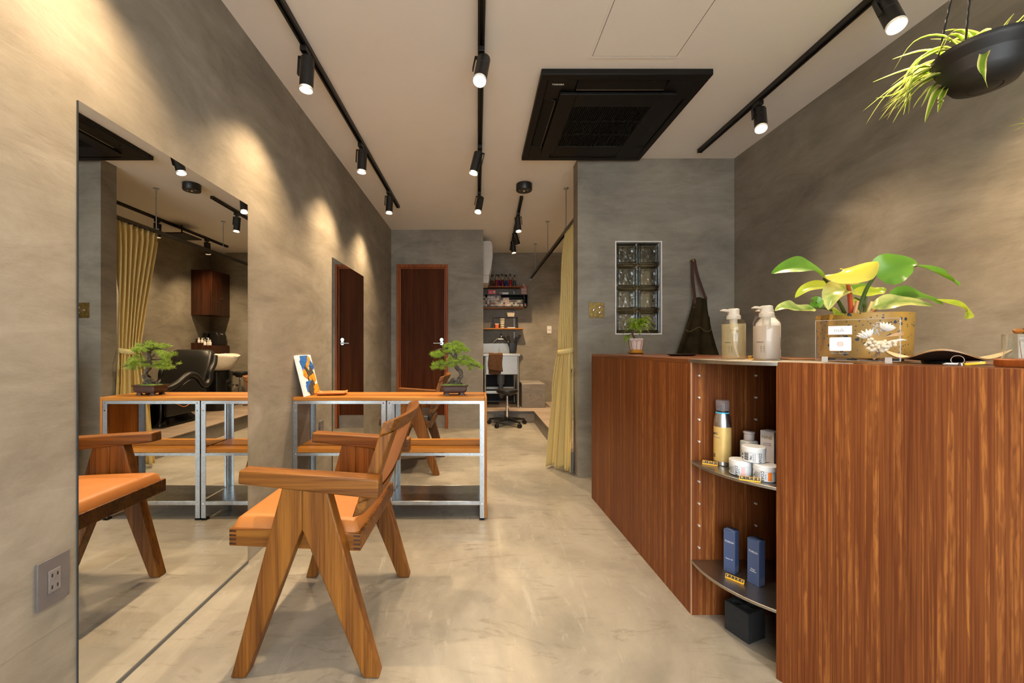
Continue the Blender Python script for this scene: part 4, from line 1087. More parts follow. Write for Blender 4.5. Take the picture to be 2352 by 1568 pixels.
def cshape(a, z):
    """curtain line at height z: a runs along the gathered cloth from the partition outwards"""
    top = Vector((RX-.002, lerp(3.372, 3.815, a)))
    tie = Vector((lerp(.800, .700, a), lerp(3.365, 3.46, a)))
    bot = Vector((lerp(.790, .600, a), lerp(3.275, 3.50, a)))
    if z >= CT:
        q = (z-CT)/(CZ1-CT); q = q**1.25; p = tie.lerp(top, q); amp = lerp(.014, .026, min(1,q*1.4))
    else:
        q = (CT-z)/(CT-CZ0); p = tie.lerp(bot, q**.75); amp = lerp(.014, .036, q)
    return p, amp
def cloth(a, b_):
    z = lerp(CZ1, CZ0, b_); p, amp = cshape(a, z)
    p2, _ = cshape(min(1,a+.01), z); p1, _ = cshape(max(0,a-.01), z); tt = (p2-p1).normalized(); n = Vector((-tt.y, tt.x))
    head = z > CZ1-.075
    fr = 7
    ph = 2*PI*fr*a+.8*math.sin(2.2*z+a*5)+(0 if head else .5*math.sin(z*6+a*9))
    w = math.sin(ph); w = math.copysign(abs(w)**.7, w)
    low = 1+.55*math.sin(2*PI*2.2*a+1.0) if z < CT else 1
    hemw = .010*math.sin(2*PI*3*a) if b_ > .97 else 0
    pos = p+n*(w*amp*low*(.7 if head else 1))+tt*(.006*math.cos(ph*1.0))
    x = pos.x
    if z < PLAT+.05: x = min(x, .7525)
    elif z < .5: x = min(x, lerp(.7525, .79, (z-PLAT-.05)/.28))
    x = min(x, .850); y = max(pos.y, YP1+.006) if x > XP-.02 else pos.y
    return (x, y, z+hemw*(1 if b_ < 1 else 1))
wm('cloth', G().grid(220, 70, cloth), M['curtain'], t, solid=.0018, smooth=80)
hook = G()
for k in range(9):
    y = lerp(3.385, 3.805, k/8); hook.cyl((RX, y, RZz-.0085), (RX, y, CZ1-.01), .002, seg=6)
wm('glider', hook, M['white'], t)
band = []
for k in range(28):
    w = 2*PI*k/28; band.append((.752+.078*math.cos(w)*.92, 3.412+.072*math.sin(w), CT+.012*math.cos(w+.4)))
g = G().loft([[(x,y,z-.020) for x,y,z in band],[(x*1.0,y,z+.020) for x,y,z in band]], False)
wm('tieback', g, M['curtain'], t, solid=.004, smooth=80)

# ------------------------------------------------------------------ apron on a brass hook
ap = at(1588, 600, YP0)
t = thing('wall_hook', 'small brass wall hook holding the apron on the partition', 'hook', (ap.x, YP0, ap.z))
mesh('rose', G().lathe([(0,0),(.012,0),(.012,.006),(.006,.012),(.005,.030),(.011,.036),(.012,.042),(0,.046)], 24, M=Matrix.Rotation(PI/2,4,'X') @ T(0,0,.0005)), M['brass'], t)
OLV = mat('waxed_olive_canvas', (.030,.020,.006), .8, var=.6, nscale=9, bmp=.2, Specular_IOR_Level=.15); BRL = mat('dark_brown_leather', (.060,.020,.012), .45)
t = thing('apron', 'dark olive waxed apron with brown leather straps hanging on the partition', 'apron', (ap.x, YP0-.05, .98))
zt = at(1600,690,YP0).z; zb_ = .80
def apron(a, b_):
    z = lerp(zt, zb_, b_)
    cxl = lerp(1.692, 1.475, b_**1.25); cxr = lerp(1.800, 1.985, b_**1.55)
    x = lerp(cxl, cxr, a)
    d = .030+.018*math.sin(PI*a)+(.006+.016*b_)*math.sin(a*PI*5+b_*2)*(.4+b_)
    if b_ < .12: z += .030*a*(1-b_/.12)+.012*math.sin(a*PI*2)*(1-b_/.12)
    return (x, YP0-.012-d, z)
wm('apron_cloth', G().grid(40, 40, apron), OLV, t, solid=.003, smooth=80)
def ap_at(a, b_, off): p = apron(a, b_); return Vector((p[0], p[1]-off, p[2]))
g = G().grid(16, 10, lambda a, b_: tuple(ap_at(lerp(.38,.92,a), lerp(.74+.10*math.sin(PI*a)*0+.04*(1-a),.985,b_), .008+.006*math.sin(PI*a))))
wm('pocket', g, OLV, t, solid=.003, smooth=80)
wm('seam', G().tube([ap_at(a/10, .38+.03*math.sin(a), .004) for a in range(11)], .0022, 6).tube([ap_at(lerp(.38,.92,a/8), .745+.04*(1-a/8), .018) for a in range(9)], .0024, 6), mat('tan_thread',(.20,.13,.05),.8), t)
def strap(P, w, nm):
    P = smoothpath(P, 5); L = []
    for i, p in enumerate(P):
        tt = (P[min(i+1,len(P)-1)]-P[max(i-1,0)]).normalized(); s_ = tt.cross(Vector((0,-1,0))).normalized()*w/2
        L.append([p-s_, p+s_, p+s_+Vector((0,-.003,0)), p-s_+Vector((0,-.003,0))])
    wm(nm, G().loft(L), BRL, t)
hk = Vector((ap.x, YP0-.026, ap.z+.006))
strap([hk+Vector((-.004,-.006,0)), hk+Vector((-.008,-.006,-.12)), Vector((1.700, YP0-.052, zt+.03)), ap_at(.08,.06,.008)], .021, 'strap')
strap([hk+Vector((.004,-.010,.001)), hk+Vector((.030,-.008,-.12)), Vector((1.770, YP0-.050, zt+.06)), ap_at(.86,.02,.012)], .019, 'strap')
wm('strap_rivet', G().cyl(ap_at(.08,.03,.010), ap_at(.08,.03,.014), .005, seg=10).cyl(ap_at(.08,.10,.010), ap_at(.08,.10,.014), .005, seg=10), M['brass'], t)
wm('key_clip', G().tube([ap_at(.94+.04*math.sin(k*1.3), .22+.02*k, .010+.004*math.cos(k*2)) for k in range(6)], .004, 6), M['black'], t)
r2 = random.Random(3)
wm('hair_clip', G().cbox(ap_at(.42,.74,.024), (.035,.012,.022), ) , mat('dark_red_plastic',(.12,.008,.010),.4), t, bev=.003)
pts = [ap_at(lerp(.45,.80,k/22)+.02*math.sin(k*2.1), .80-.05*k/22+.035*math.sin(k*1.7), .030) for k in range(23)]
wm('embroidery', G().tube(smoothpath(pts,4), .0013, 5), M['paper'], t)

# ------------------------------------------------------------------ sink corner at the back wall
kx0, kx1, ky0, ky1 = .072, .605, 5.72, YB-.004
t = thing('steel_sink', 'stainless steel utility sink on legs against the back wall', 'sink', ((kx0+kx1)/2, (ky0+ky1)/2, PLAT))
rz1 = .945
def sinktop():
    g = G(); w = .05
    g.box((kx0,ky0,rz1-.035),(kx1,ky0+w,rz1)).box((kx0,ky1-.12,rz1-.035),(kx1,ky1,rz1)).box((kx0,ky0+w,rz1-.035),(kx0+w,ky1-.12,rz1)).box((kx1-w,ky0+w,rz1-.035),(kx1,ky1-.12,rz1))
    return g
wm('rim', sinktop(), M['sinksteel'], t, bev=.004)
bz = rz1-.30
g = G().box((kx0+.02,ky0+.02,bz),(kx1-.02,ky0+.025,rz1-.034)).box((kx0+.02,ky1-.12,bz),(kx1-.02,ky1-.115,rz1-.034)).box((kx0+.02,ky0+.02,bz),(kx0+.025,ky1-.12,rz1-.034)).box((kx1-.025,ky0+.02,bz),(kx1-.02,ky1-.12,rz1-.034)).box((kx0+.02,ky0+.02,bz),(kx1-.02,ky1-.12,bz+.005))
wm('basin', g, M['sinksteel'], t)
wm('splashback', G().box((kx0,ky1-.02,rz1+.0005),(kx1-.10,ky1,rz1+.155)), M['sinksteel'], t, bev=.003)
for x in (kx0+.03, kx1-.03):
    for y in (ky0+.03, ky1-.05):
        wm('leg', G().cyl((x,y,PLAT+.03),(x,y,rz1-.036),.017,seg=14).cyl((x,y,PLAT+.0006),(x,y,PLAT+.03),.022,.018,14), M['sinksteel'], t)
for yy in (ky0+.02, ky1-.06): wm('lower_rail', G().box((kx0+.03,yy,.375),(kx1-.035,yy+.02,.415)), M['sinksteel'], t, bev=.002)
wm('drain_pipe', G().tube(smoothpath([(.34,6.0,bz),(.34,6.0,.46),(.34,6.02,.33),(.36,6.15,.30),(.36,6.25,.42)],5), .035, 12).cyl((.34,6.0,bz-.16),(.34,6.0,bz-.001),.055,.06,18), mat('grey_pvc',(.16,.155,.15),.5), t)
wm('back_board', G().box((kx0+.03,ky1-.03,PLAT+.02),(kx1-.05,ky1-.024,bz-.01)), M['blackdeep'], t)
t = thing('wall_faucet', 'chrome two-handle wall faucet above the steel sink', 'faucet', tuple(at(1150,778,YB-.0005)))
mesh('valve_body', G().tube([(-.055,-.05,0),(.055,-.05,0)], .014, 12).cyl((-.05,0,0),(-.05,-.05,0),.014,seg=12).cyl((.05,0,0),(.05,-.05,0),.014,seg=12), M['chrome'], t)
for s in (-1,1): mesh('lever', G().tube([(s*.05,-.06,0),(s*.12,-.09,-.055)], [.014,.010], 10), M['chrome'], t)
mesh('spout', G().tube(smoothpath([(0,-.05,.01),(0,-.05,.06),(0,-.10,.075),(0,-.17,.05),(0,-.19,.01)],5), .011, 10), M['chrome'], t)
mesh('knob', G().lathe([(0,.062),(.012,.064),(.012,.082),(0,.084)],14,(0,-.05,0)), M['brass'], t)
t = thing('hand_towel', 'brown hand towel folded over the sink front', 'towel', (.245, ky0, rz1-.28))
TW = mat('brown_terry', (.10,.042,.014), .95, var=.4, nscale=90, bmp=.8)
def towel(a, b_):
    x = lerp(.150,.345,a)+.006*math.sin(b_*7); q = b_*1.0
    if q < .18: return (x, ky0+.06-.075*(q/.18), rz1+.008+.003*math.sin(a*9))
    f = (q-.18)/.82
    return (x+.01*f*(a-.5), ky0-.016-.010*abs(math.sin(a*PI*1.6+.3))*f-.004, rz1+.006-.235*f-.025*a*f)
wm('front_layer', G().grid(20,20,towel), TW, t, solid=.008, smooth=80)
wm('under_layer', G().grid(12,12,lambda a,b_: (lerp(.152,.325,a), ky0-.007, rz1-.02-.265*b_-.012*math.sin(a*3))), TW, t, solid=.005, smooth=80)
t = thing('tool_caddy', 'black caddy holding brushes and clippers on the sink rim', 'caddy', (.535, ky0+.10+.33, rz1+.0006))
mesh('bin', G().loft([[(x,y,0) for x,y in rrect(.095,.075,.008)],[(x,y,.155) for x,y in rrect(.125,.095,.008)],[(x,y,.155) for x,y in rrect(.117,.087,.008)],[(x,y,.006) for x,y in rrect(.088,.068,.008)]]), M['blackplastic'], t)
for k, (dx, dz, w) in enumerate(((-.115,.10,.020),(-.06,.115,.014),(.035,.10,.015),(.085,.125,.020),(.06,.09,.012))):
    b_ = mesh('brush', G().tube([(dx*.25,-.01+.008*k,.05),(dx*.8,-.01+.008*k,.155+dz*.3),(dx*1.3,-.012+.008*k,.155+dz)], [.008,.010,w], 10), M['blackplastic'], t)

# wall shelves above the sink
STD = mat('slotted_steel_standard', (.20,.19,.17), .4, .9)
sy = 6.20
def wallshelf(v, label, sx1=.700, th=.020):
    z = at(1150, v, sy).z
    t = thing('wall_shelf', label, 'shelf', (.38, 6.29, z-th))
    wm('board', G().box((.070, sy, z-th), (sx1, YB-.012, z)), M['doorframe'] if v < 700 else M['pine_x'], t, bev=.002)
    for x in (.575,):
        wm('bracket', G().prism_x([(YB-.012,z-th-.001),(sy+.05,z-th-.001),(sy+.05,z-th-.012),(YB-.012,z-th-.035)], x-.004, x+.004), STD, t)
    return z
zA = wallshelf(656.5, 'reddish wall shelf carrying coloured spray bottles', .705)
zB = wallshelf(705, 'reddish wall shelf under the black cubby of colour boxes', .705)
zC = wallshelf(753, 'oiled wall shelf just above the steel faucet', .705)
t = thing('shelf_standard', 'slotted metal shelf standard running up the back wall by the sink', 'shelf rail', (.575, YB, 1.2))
wm('channel', G().box((.566, YB-.011, 1.14), (.584, YB-.0005, 2.26)), STD, t)
g = G()
for k in range(30): g.box((.572, YB-.0125, 1.16+k*.036), (.578, YB-.0111, 1.176+k*.036))
wm('slot', g, M['chrome'], t)
# spray bottles with clear tapering tops
cols = [(.02,.10,.03),(.10,.045,.01),(.22,.015,.02),(.12,.01,.08),(.16,.012,.015),(.02,.04,.18),(.32,.012,.012),(.06,.07,.07)]
cn = ['green','amber','dark red','plum','wine red','blue','bright red','grey']
TOPC = mat('tan_bottle_top', (.36,.25,.16), .4)
for k, u in enumerate((1117, 1130, 1140, 1146, 1154, 1163, 1172, 1182)):
    c = at(u, 656, 6.30); y = 6.27+(.055 if k in (1,3,5,7) else 0)
    t = thing('spray_bottle', 'spray bottle of %s liquid on the top wall shelf' % cn[k], 'bottle', (c.x, y, zA+.0006), k*.7, 'spray bottles on the top wall shelf')
    mesh('flask', G().lathe([(0,0),(.025,0),(.027,.004),(.028,.03),(.025,.075),(.021,.105)], 20), mat('tinted_bottle_%d' % k, cols[k], .15, var=.2), t)
    mesh('shoulder', G().lathe([(.021,.1052),(.017,.135),(.010,.160)], 20), TOPC, t)
    mesh('trigger_head', G().cyl((0,0,.160),(0,0,.182),.009,seg=12).cbox((.010,0,.187),(.042,.014,.014)), M['blackplastic'], t, bev=.002)
# black cubby full of colour boxes
cb0, cb1 = .070, at(1213,690,6.12).x
cz0, cz1 = at(1150,706,6.12).z, at(1150,677.5,6.12).z
cz0 = zB+.0008; cz1 = cz0+.190
t = thing('black_cubby', 'open black cubby shelf above the sink, filled with hair colour boxes', 'shelf', ((cb0+cb1)/2, 6.26, cz0))
g = G().box((cb0,6.14,cz0),(cb1,YB-.013,cz0+.008)).box((cb0,6.14,cz1-.008),(cb1,YB-.013,cz1)).box((cb0,6.14,cz0+.008),(cb0+.008,YB-.013,cz1-.008)).box((cb1-.008,6.14,cz0+.008),(cb1,YB-.013,cz1-.008))
wm('carcass', g, M['blackplastic'], t); wm('back', G().box((cb0+.008,YB-.018,cz0+.008),(cb1-.008,YB-.013,cz1-.008)), M['blackdeep'], t)
dv = at(1203,690,6.14).x
wm('divider', G().box((dv,6.142,cz0+.0085),(dv+.007,YB-.019,cz1-.0085)), M['blackplastic'], t)
CBM = [mat('hair_colour_box_%d' % i, c, .5, var=.03) for i, c in enumerate([(.70,.62,.52),(.62,.55,.46),(.06,.055,.05)])]
CBS = [mat('colour_patch_%d' % i, c, .5) for i, c in enumerate([(.75,.06,.03),(.40,.18,.06),(.03,.03,.03),(.25,.14,.22),(.04,.14,.30),(.55,.42,.30)])]
bm_ = {}
r3 = random.Random(11); x = cb0+.012; col = 0; nb = 0
while x < dv-.032:
    nrow = (4 if x < .46 else 3); z = cz0+.0085
    for rw in range(nrow+(1 if r3.random() < .5 and nrow == 4 else 0)):
        if z+.033 > cz1-.009: break
        bi = 2 if r3.random() < (.25 if x < .46 else .5) else r3.choice((0,0,1)); si = r3.choice((0,1,2,3,2,5)) if x < .5 else 2
        key = (bi, si)
        t = thing('hair_colour_box', 'small %s hair colour box with a %s patch in the black cubby' % (('white','cream','black')[bi], ('red','brown','black','mauve','blue','tan')[si]), 'box', (x+.0145, 6.175+.012*r3.random(), z+.0004), 0, 'hair colour boxes in the cubby')
        if key not in bm_:
            a = mesh('carton', G().box((-.0140,0,0),(.0140,.15,.0325)), CBM[bi], t); b_ = mesh('colour_patch', G().box((-.011,-.0004,.010),(.011,-.0001,.022)), CBS[si], t)
            c_ = mesh('stripe', G().prism_y([(-.013,.026),(.013,.030),(.013,.0315),(-.013,.0285)], -.0004, -.0001), M['blackdeep'] if bi != 2 else M['paper'], t)
            bm_[key] = (a, b_, c_)
        else:
            for o in bm_[key]:
                q = o.copy(); COL.objects.link(q); q.parent = t
        z += .0335; nb += 1
    x += .0305
t = thing('hair_colour_box', 'lone black box with an orange and blue print in the end bay of the cubby', 'box', (dv+.028, 6.18, cz0+.0090), 0)
mesh('carton', G().box((-.014,0,0),(.014,.12,.045)), CBM[2], t); mesh('colour_patch', G().box((-.010,-.0004,.008),(.010,-.0001,.022)), CBS[0], t); mesh('colour_band', G().box((-.010,-.0004,.026),(.010,-.0001,.034)), CBS[4], t)
zt2 = cz1+.0008
t = thing('red_carton', 'bright red carton with white print lying on the black cubby', 'box', (at(1130,670,6.18).x, 6.16, zt2))
mesh('carton', G().box((-.062,0,0),(.062,.10,.066)), mat('red_card',(.60,.012,.020),.45), t, bev=.001)
textmesh('lettering', 'pro\nwaver', .020, M['paper'], frame((-.022,-.0004,.033),(1,0,0),(0,0,1)), t)
mesh('leaf_emblem', G().box((.018,-.0005,.020),(.044,-.0001,.050)), mat('mint_print',(.35,.60,.42),.5), t)
t = thing('striped_carton', 'flat white carton with orange and blue stripes on the black cubby', 'box', (at(1157.5,674,6.18).x, 6.16, zt2))
mesh('carton', G().box((-.068,0,0),(.068,.09,.030)), M['paper'], t, bev=.001)
mesh('stripe', G().prism_y([(-.066,.002),(-.04,.002),(-.055,.028),(-.066,.028)],-.0005,-.0001), CBS[0], t); mesh('stripe', G().prism_y([(-.04,.002),(-.02,.002),(-.035,.028),(-.055,.028)],-.0005,-.0001), CBS[4], t)
t = thing('refill_pouch', 'pink refill pouch with a spout standing on the cubby end', 'pouch', (at(1204,677,6.2).x, 6.26, zt2))
PNK = mat('pink_film', (.60,.24,.22), .35, var=.2, nscale=25)
mesh('pouch', G().loft([[(x*sx,y*sy,z) for x,y in rrect(2,2,.8,4)] for sx,sy,z in ((.046,.026,0),(.052,.030,.012),(.052,.022,.08),(.050,.014,.125),(.036,.008,.148),(.016,.008,.158))]), PNK, t, smooth=60)
mesh('spout', G().lathe([(.011,.158),(.011,.166),(.0085,.168),(.0085,.182),(0,.183)],16), M['paper'], t)
mesh('label', G().box((-.036,-.0325,.018),(.036,-.0310,.052)).box((-.034,-.0315,.062),(.034,-.0300,.098)), mat('grey_label',(.52,.46,.42),.6), t)
# lower shelf items
t = thing('wire_riser', 'black wire riser on the lowest wall shelf', 'riser', (at(1161,750,6.28).x, 6.285, zC+.0006))
ww, hh = at(1190,750,6.28).x-at(1134,750,6.28).x, .165
mesh('frame', G().box((-ww/2,-.06,0),(-ww/2+.010,.06,hh)).box((ww/2-.010,-.06,0),(ww/2,.06,hh)).box((-ww/2,-.06,hh),(ww/2,.06,hh+.012)), M['black'], t)
t = thing('white_dish', 'cream plastic bowl on the black wire riser', 'bowl', (at(1173,725,6.28).x, 6.28, zC+hh+.0135))
mesh('bowl', G().loft([[(x*sx,y*sx*.7,z) for x,y in rrect(2,2,.3,4)] for sx,z in ((.052,0),(.068,.066),(.069,.070),(.065,.070),(.050,.006))]), mat('cream_plastic',(.62,.50,.36),.4), t, smooth=50)
t = thing('orange_tub', 'small orange tub with a white lid under the wire riser', 'tub', (at(1141,750,6.26).x, 6.26, zC+.0006))
mesh('tub', G().lathe([(0,0),(.030,0),(.036,.058),(0,.058)],24), mat('orange_plastic',(.70,.14,.03),.4), t); mesh('lid', G().lathe([(0,.0585),(.038,.0585),(.038,.068),(0,.069)],24), M['paper'], t)
t = thing('paper_cup', 'tall patterned paper cup stack beside the orange tub', 'cup', (at(1153.5,748,6.26).x, 6.25, zC+.0006))
mesh('cup', G().lathe([(0,0),(.030,0),(.042,.146),(.044,.150),(0,.150)],28), mat('pale_paper_cup',(.62,.52,.38),.6), t)
for k in range(4): mesh('print_band', G().lathe([(.0312+.0028*k+.001,.018+.034*k),(.0316+.0028*k+.0015,.026+.034*k)],28), CBS[2] if k != 2 else mat('green_print',(.22,.36,.12),.6), t)
t = thing('plastic_tray', 'flat pale tray on the lowest wall shelf beside the cups', 'tray', (at(1176,752,6.26).x, 6.26, zC+.0006))
mesh('tray', G().box((-.075,-.05,0),(.045,.05,.010)), M['paper'], t, bev=.002); mesh('comb', G().box((-.05,-.03,.0105),(.03,-.015,.018)), M['blackplastic'], t)

# wall-mounted air conditioner on the niche wall, seen end-on
t = thing('wall_air_conditioner', 'white split air conditioner high on the niche wall beside the bottles', 'air conditioner', (.0675, 5.72, 2.02))
prof = [(0,0),(.085,0),(.115,.10),(.132,.24),(.130,.40),(.118,.445),(.095,.462),(0,.462)]
g = G().prism_y([(x,z) for x,z in prof], -.28, .30); mesh('casing', g, mat('ivory_casing',(.66,.58,.49),.4), t, bev=.006)
mesh('flap', G().prism_y([(.092,.004),(.120,.10),(.124,.10),(.097,.004)], -.27, .29), bpy.data.materials['ivory_casing'], t)
mesh('panel_seam', G().prism_y([(.1225,.12),(.1345,.25),(.1355,.25),(.1235,.12)], -.281, .301), M['black'], t)
mesh('lower_cover', G().prism_y([(0,-.105),(.075,-.105),(.085,-.001),(0,-.001)], -.25, .2), bpy.data.materials['ivory_casing'], t)

# concrete block step
b0 = at(1198,935,5.76)
t = thing('concrete_box', 'square concrete box with tie holes on the raised floor beside the sink', 'box', ((.628+.966)/2, 6.07, PLAT))
wm('block', G().box((.628, 5.76, PLAT+.0006), (.966, YB-.01, .515)), M['riser'], t, bev=.006)
for x in (.745, .905): wm('tie_hole', G().cyl((x,5.7595,.345),(x,5.763,.345),.006,seg=12), M['blackdeep'], t)

# ------------------------------------------------------------------ rolling stools
def stool(label, loc, seat_h, rz, spread=.25):
    t = thing('rolling_stool', label, 'stool', loc, rz)
    mesh('seat', G().lathe([(0,seat_h-.055),(.120,seat_h-.055),(.140,seat_h-.045),(.148,seat_h-.022),(.140,seat_h-.004),(.10,seat_h),(0,seat_h+.002)],40), M['blacksoft'], t, smooth=60)
    mesh('seat_plate', G().lathe([(0,seat_h-.085),(.05,seat_h-.085),(.075,seat_h-.0555),(0,seat_h-.0555)],24), M['blackplastic'], t)
    mesh('lever', G().tube([(.05,0,seat_h-.07),(.10,.02,seat_h-.075),(.12,.03,seat_h-.10)], .008, 8), M['blackplastic'], t)
    mesh('gas_column', G().cyl((0,0,.26),(0,0,seat_h-.086),.014,seg=16).cyl((0,0,.085),(0,0,.26),.024,seg=18), M['chrome'], t)
    mesh('hub', G().lathe([(0,.060),(.040,.060),(.042,.105),(.030,.115),(0,.115)],20), M['blackplastic'], t)
    for k in range(5):
        a = 2*PI*k/5; c, s_ = math.cos(a), math.sin(a)
        mesh('base_arm', G().loft([[(r*c-w*s_, r*s_+w*c, z0),(r*c+w*s_, r*s_-w*c, z0),(r*c+w*s_, r*s_-w*c, z1),(r*c-w*s_, r*s_+w*c, z1)] for r,w,z0,z1 in ((.035,.024,.064,.102),(.14,.020,.066,.094),(spread,.015,.060,.078))]), M['blackplastic'], t, bev=.003)
        x, y = spread*c, spread*s_
        cs = mesh('caster', G().cyl((x-.020*s_,y+.020*c,.0265),(x-.006*s_,y+.006*c,.0265),.026,seg=18).cyl((x+.006*s_,y-.006*c,.0265),(x+.020*s_,y-.020*c,.0265),.026,seg=18).cyl((x,y,.030),(x,y,.060),.010,seg=10), M['blackplastic'], t)
    return t
p = at(1166, 972, 5.40)
stool('black round rolling stool with chrome column in front of the steel sink', (.390, 5.355, 0), .480, .30)
stool('black round rolling stool on the raised floor beside the wash basin', (1.42, 6.125, PLAT), .50, .9, .22)

# ------------------------------------------------------------------ wash area seen in the mirror
t = thing('wall_cabinet', 'dark rosewood wall cabinet high in the corner of the wash area', 'cabinet', (1.9, 6.17, 1.52))
wm('carcass', G().box((1.757, 5.952, 1.52), (XR-.001, YB-.001, 2.19)), M['cabinet'], t)
for y0, y1 in ((5.956, 6.168), (6.172, 6.386)):
    dr = wm('door', G().box((1.739, y0, 1.523), (1.756, y1, 2.187)), M['cabinet'], t, bev=.001)
wm('knob', G().cyl((1.739, 6.15, 1.78),(1.722, 6.15, 1.78),.007,seg=12).cyl((1.739, 6.19, 1.78),(1.722, 6.19, 1.78),.007,seg=12), M['brass'], t)
t = thing('base_cabinet', 'dark rosewood base cabinet standing in the corner of the wash area', 'cabinet', (1.9, 6.17, PLAT))
wm('carcass', G().box((1.757, 5.952, PLAT+.0006), (XR-.001, YB-.001, 1.068)).box((1.90, 5.952, 1.0685), (XR-.001, YB-.001, 1.105)), M['cabinet'], t)
for z0, z1 in ((PLAT+.05, .60), (.605, 1.06)): wm('door', G().box((1.739, 5.956, z0), (1.756, 6.386, z1)), M['cabinet'], t, bev=.001)
r4 = random.Random(2)
for k, (x, y, zz, hh, r_) in enumerate(((1.985,5.99,1.1056,.055,.020),(1.950,5.985,1.1056,.075,.016),(1.925,6.02,1.1056,.070,.018),(1.93,6.08,1.1056,.09,.016),(1.86,5.985,1.0686,.085,.018),(1.82,6.00,1.0686,.075,.017),(1.865,6.07,1.0686,.11,.017),(1.785,5.99,1.0686,.080,.018))):
    dk = k in (0,3)
    t = thing('treatment_bottle', ('squat black','slim pale','pale round','tall black','tall pale','short pale','very tall pale','plain pale')[k]+' treatment bottle on the corner base cabinet', 'bottle', (x, y, zz), k, 'treatment bottles on the corner cabinet')
    mesh('bottle', G().lathe([(0,0),(r_,0),(r_,hh*.55),(r_*.45,hh*.72),(r_*.45,hh*.82)],18), M['blackplastic'] if dk else M['paper'], t)
    mesh('pump', G().cyl((0,0,hh*.82),(0,0,hh),r_*.6,seg=12).cbox((.012,0,hh),(.03,.008,.007)), M['blackplastic'] if dk else M['white'], t)
t = thing('steamer', 'dark boxy towel steamer on the corner base cabinet', 'steamer', (1.828, 6.24, 1.0686))
mesh('body', G().prism_y([(-.068,0),(.068,0),(.068,.20),(-.040,.20),(-.068,.14)], -.10, .10), M['blackplastic'], t, bev=.008)
textmesh('lettering', 'STEAM', .022, M['white'], frame((-.0565,0,.172),(0,-1,0),(.45,0,.9)), t)
t = thing('speaker', 'small black speaker behind the treatment bottles', 'speaker', (1.98, 6.20, 1.1056))
mesh('body', G().box((-.035,-.035,0),(.035,.035,.15)), M['blackplastic'], t, bev=.006); mesh('grille', G().cyl((0,-.0352,.09),(0,-.037,.09),.025,seg=20), M['black'], t)

# reclining wash chair and shampoo basin
t = thing('shampoo_basin', 'white ceramic shampoo basin on a glossy black pedestal', 'basin', (1.42, 5.60, PLAT))
GLB = mat('gloss_black', (.006,.006,.006), .08)
g = G().loft([[(x*sx, y*sy, z) for x, y in rrect(2,2,.9,6)] for sx, sy, z in ((.16,.17,.0006),(.165,.18,.30),(.17,.19,.535))])
mesh('pedestal', g, GLB, t, smooth=50)
def bowl(sc, zo):
    L = []
    for k in range(9):
        f = k/8; L.append([( (x*lerp(.13,.245,f**.6)-.0)*sc, (y*lerp(.15,.265,f**.55)+.05*f)*sc, zo+.536+.20*f+.065*f*max(0,(-y))+.03*f*y) for x, y in [(math.cos(2*PI*q/36), math.sin(2*PI*q/36)) for q in range(36)]])
    return L
o_ = bowl(1,0); i_ = bowl(.93,.012)[::-1]
mesh('bowl', G().loft(o_+i_), mat('white_ceramic',(.80,.74,.64),.12), t, smooth=70)
mesh('neck_rest', G().tube(smoothpath([(-.10,-.235,.80),(-.06,-.245,.775),(0,-.25,.765),(.06,-.245,.775),(.10,-.235,.80)],4), .025, 10), M['blacksoft'], t)
mesh('tap', G().lathe([(0,0),(.022,0),(.022,.02),(.014,.03),(.014,.05),(.020,.055),(.020,.07),(0,.075)],16,M=T(-.17,.08,.33) @ Matrix.Rotation(-PI/2,4,'Y')), M['chrome'], t)
mesh('hose', G().tube(smoothpath([(.05,.16,.55),(.06,.22,.50),(.04,.24,.25),(.0,.22,.03)],6), .012, 8), M['blackplastic'], t)
t = thing('wash_chair', 'black leather reclining wash chair with looping armrests before the basin', 'chair', (1.42, 4.62, PLAT))
LT = M['blacksoft']
mesh('pedestal', G().loft([[(x*sx,y*sy,z) for x,y in rrect(2,2,.5,5)] for sx,sy,z in ((.24,.30,.0006),(.24,.30,.04),(.20,.24,.10),(.20,.24,.26))]), GLB, t, smooth=50)
mesh('seat', G().loft([[(x*.25,y,zc+z*.06) for x,z in rrect(2,2,.5,4)] for y,zc in ((-.34,.34),(-.30,.36),(.0,.345),(.24,.33),(.28,.33))]), LT, t, smooth=70)
mesh('backrest', G().loft([[(x*w,yc+y*.055,zc) for x,y in rrect(2,2,.6,5)] for w,yc,zc in ((.25,.28,.30),(.27,.34,.45),(.28,.40,.60),(.27,.46,.74),(.24,.50,.82),(.20,.515,.84))]), LT, t, smooth=70)
mesh('leg_rest', G().loft([[(x*.22,y,zc+z*.045) for x,z in rrect(2,2,.5,4)] for y,zc in ((-.60,.17),(-.56,.19),(-.44,.28),(-.36,.33))]), LT, t, smooth=70)
for s in (-1,1):
    x = s*.30
    mesh('armrest', G().tube(smoothpath([(x,-.36,.42),(x,-.28,.43),(x,-.16,.47),(x,-.02,.545),(x,.08,.545),(x,.16,.50),(x,.22,.43),(x,.30,.41),(x,.36,.47),(x,.37,.56),(x,.44,.66),(x*.95,.48,.76)],6), .036, 12), LT, t, smooth=70)
    mesh('side_skirt', G().prism_x([(-.34,.12),(-.34,.40),(-.16,.43),(.0,.50),(.08,.50),(.20,.39),(.28,.36),(.28,.12)], x-.02, x+.02), LT, t, bev=.01)
mesh('seam_piping', G().tube(smoothpath([(-.322,-.30,.30),(-.322,-.10,.20),(-.322,.04,.26),(-.322,.14,.34)],6), .004, 6), M['rust'], t)

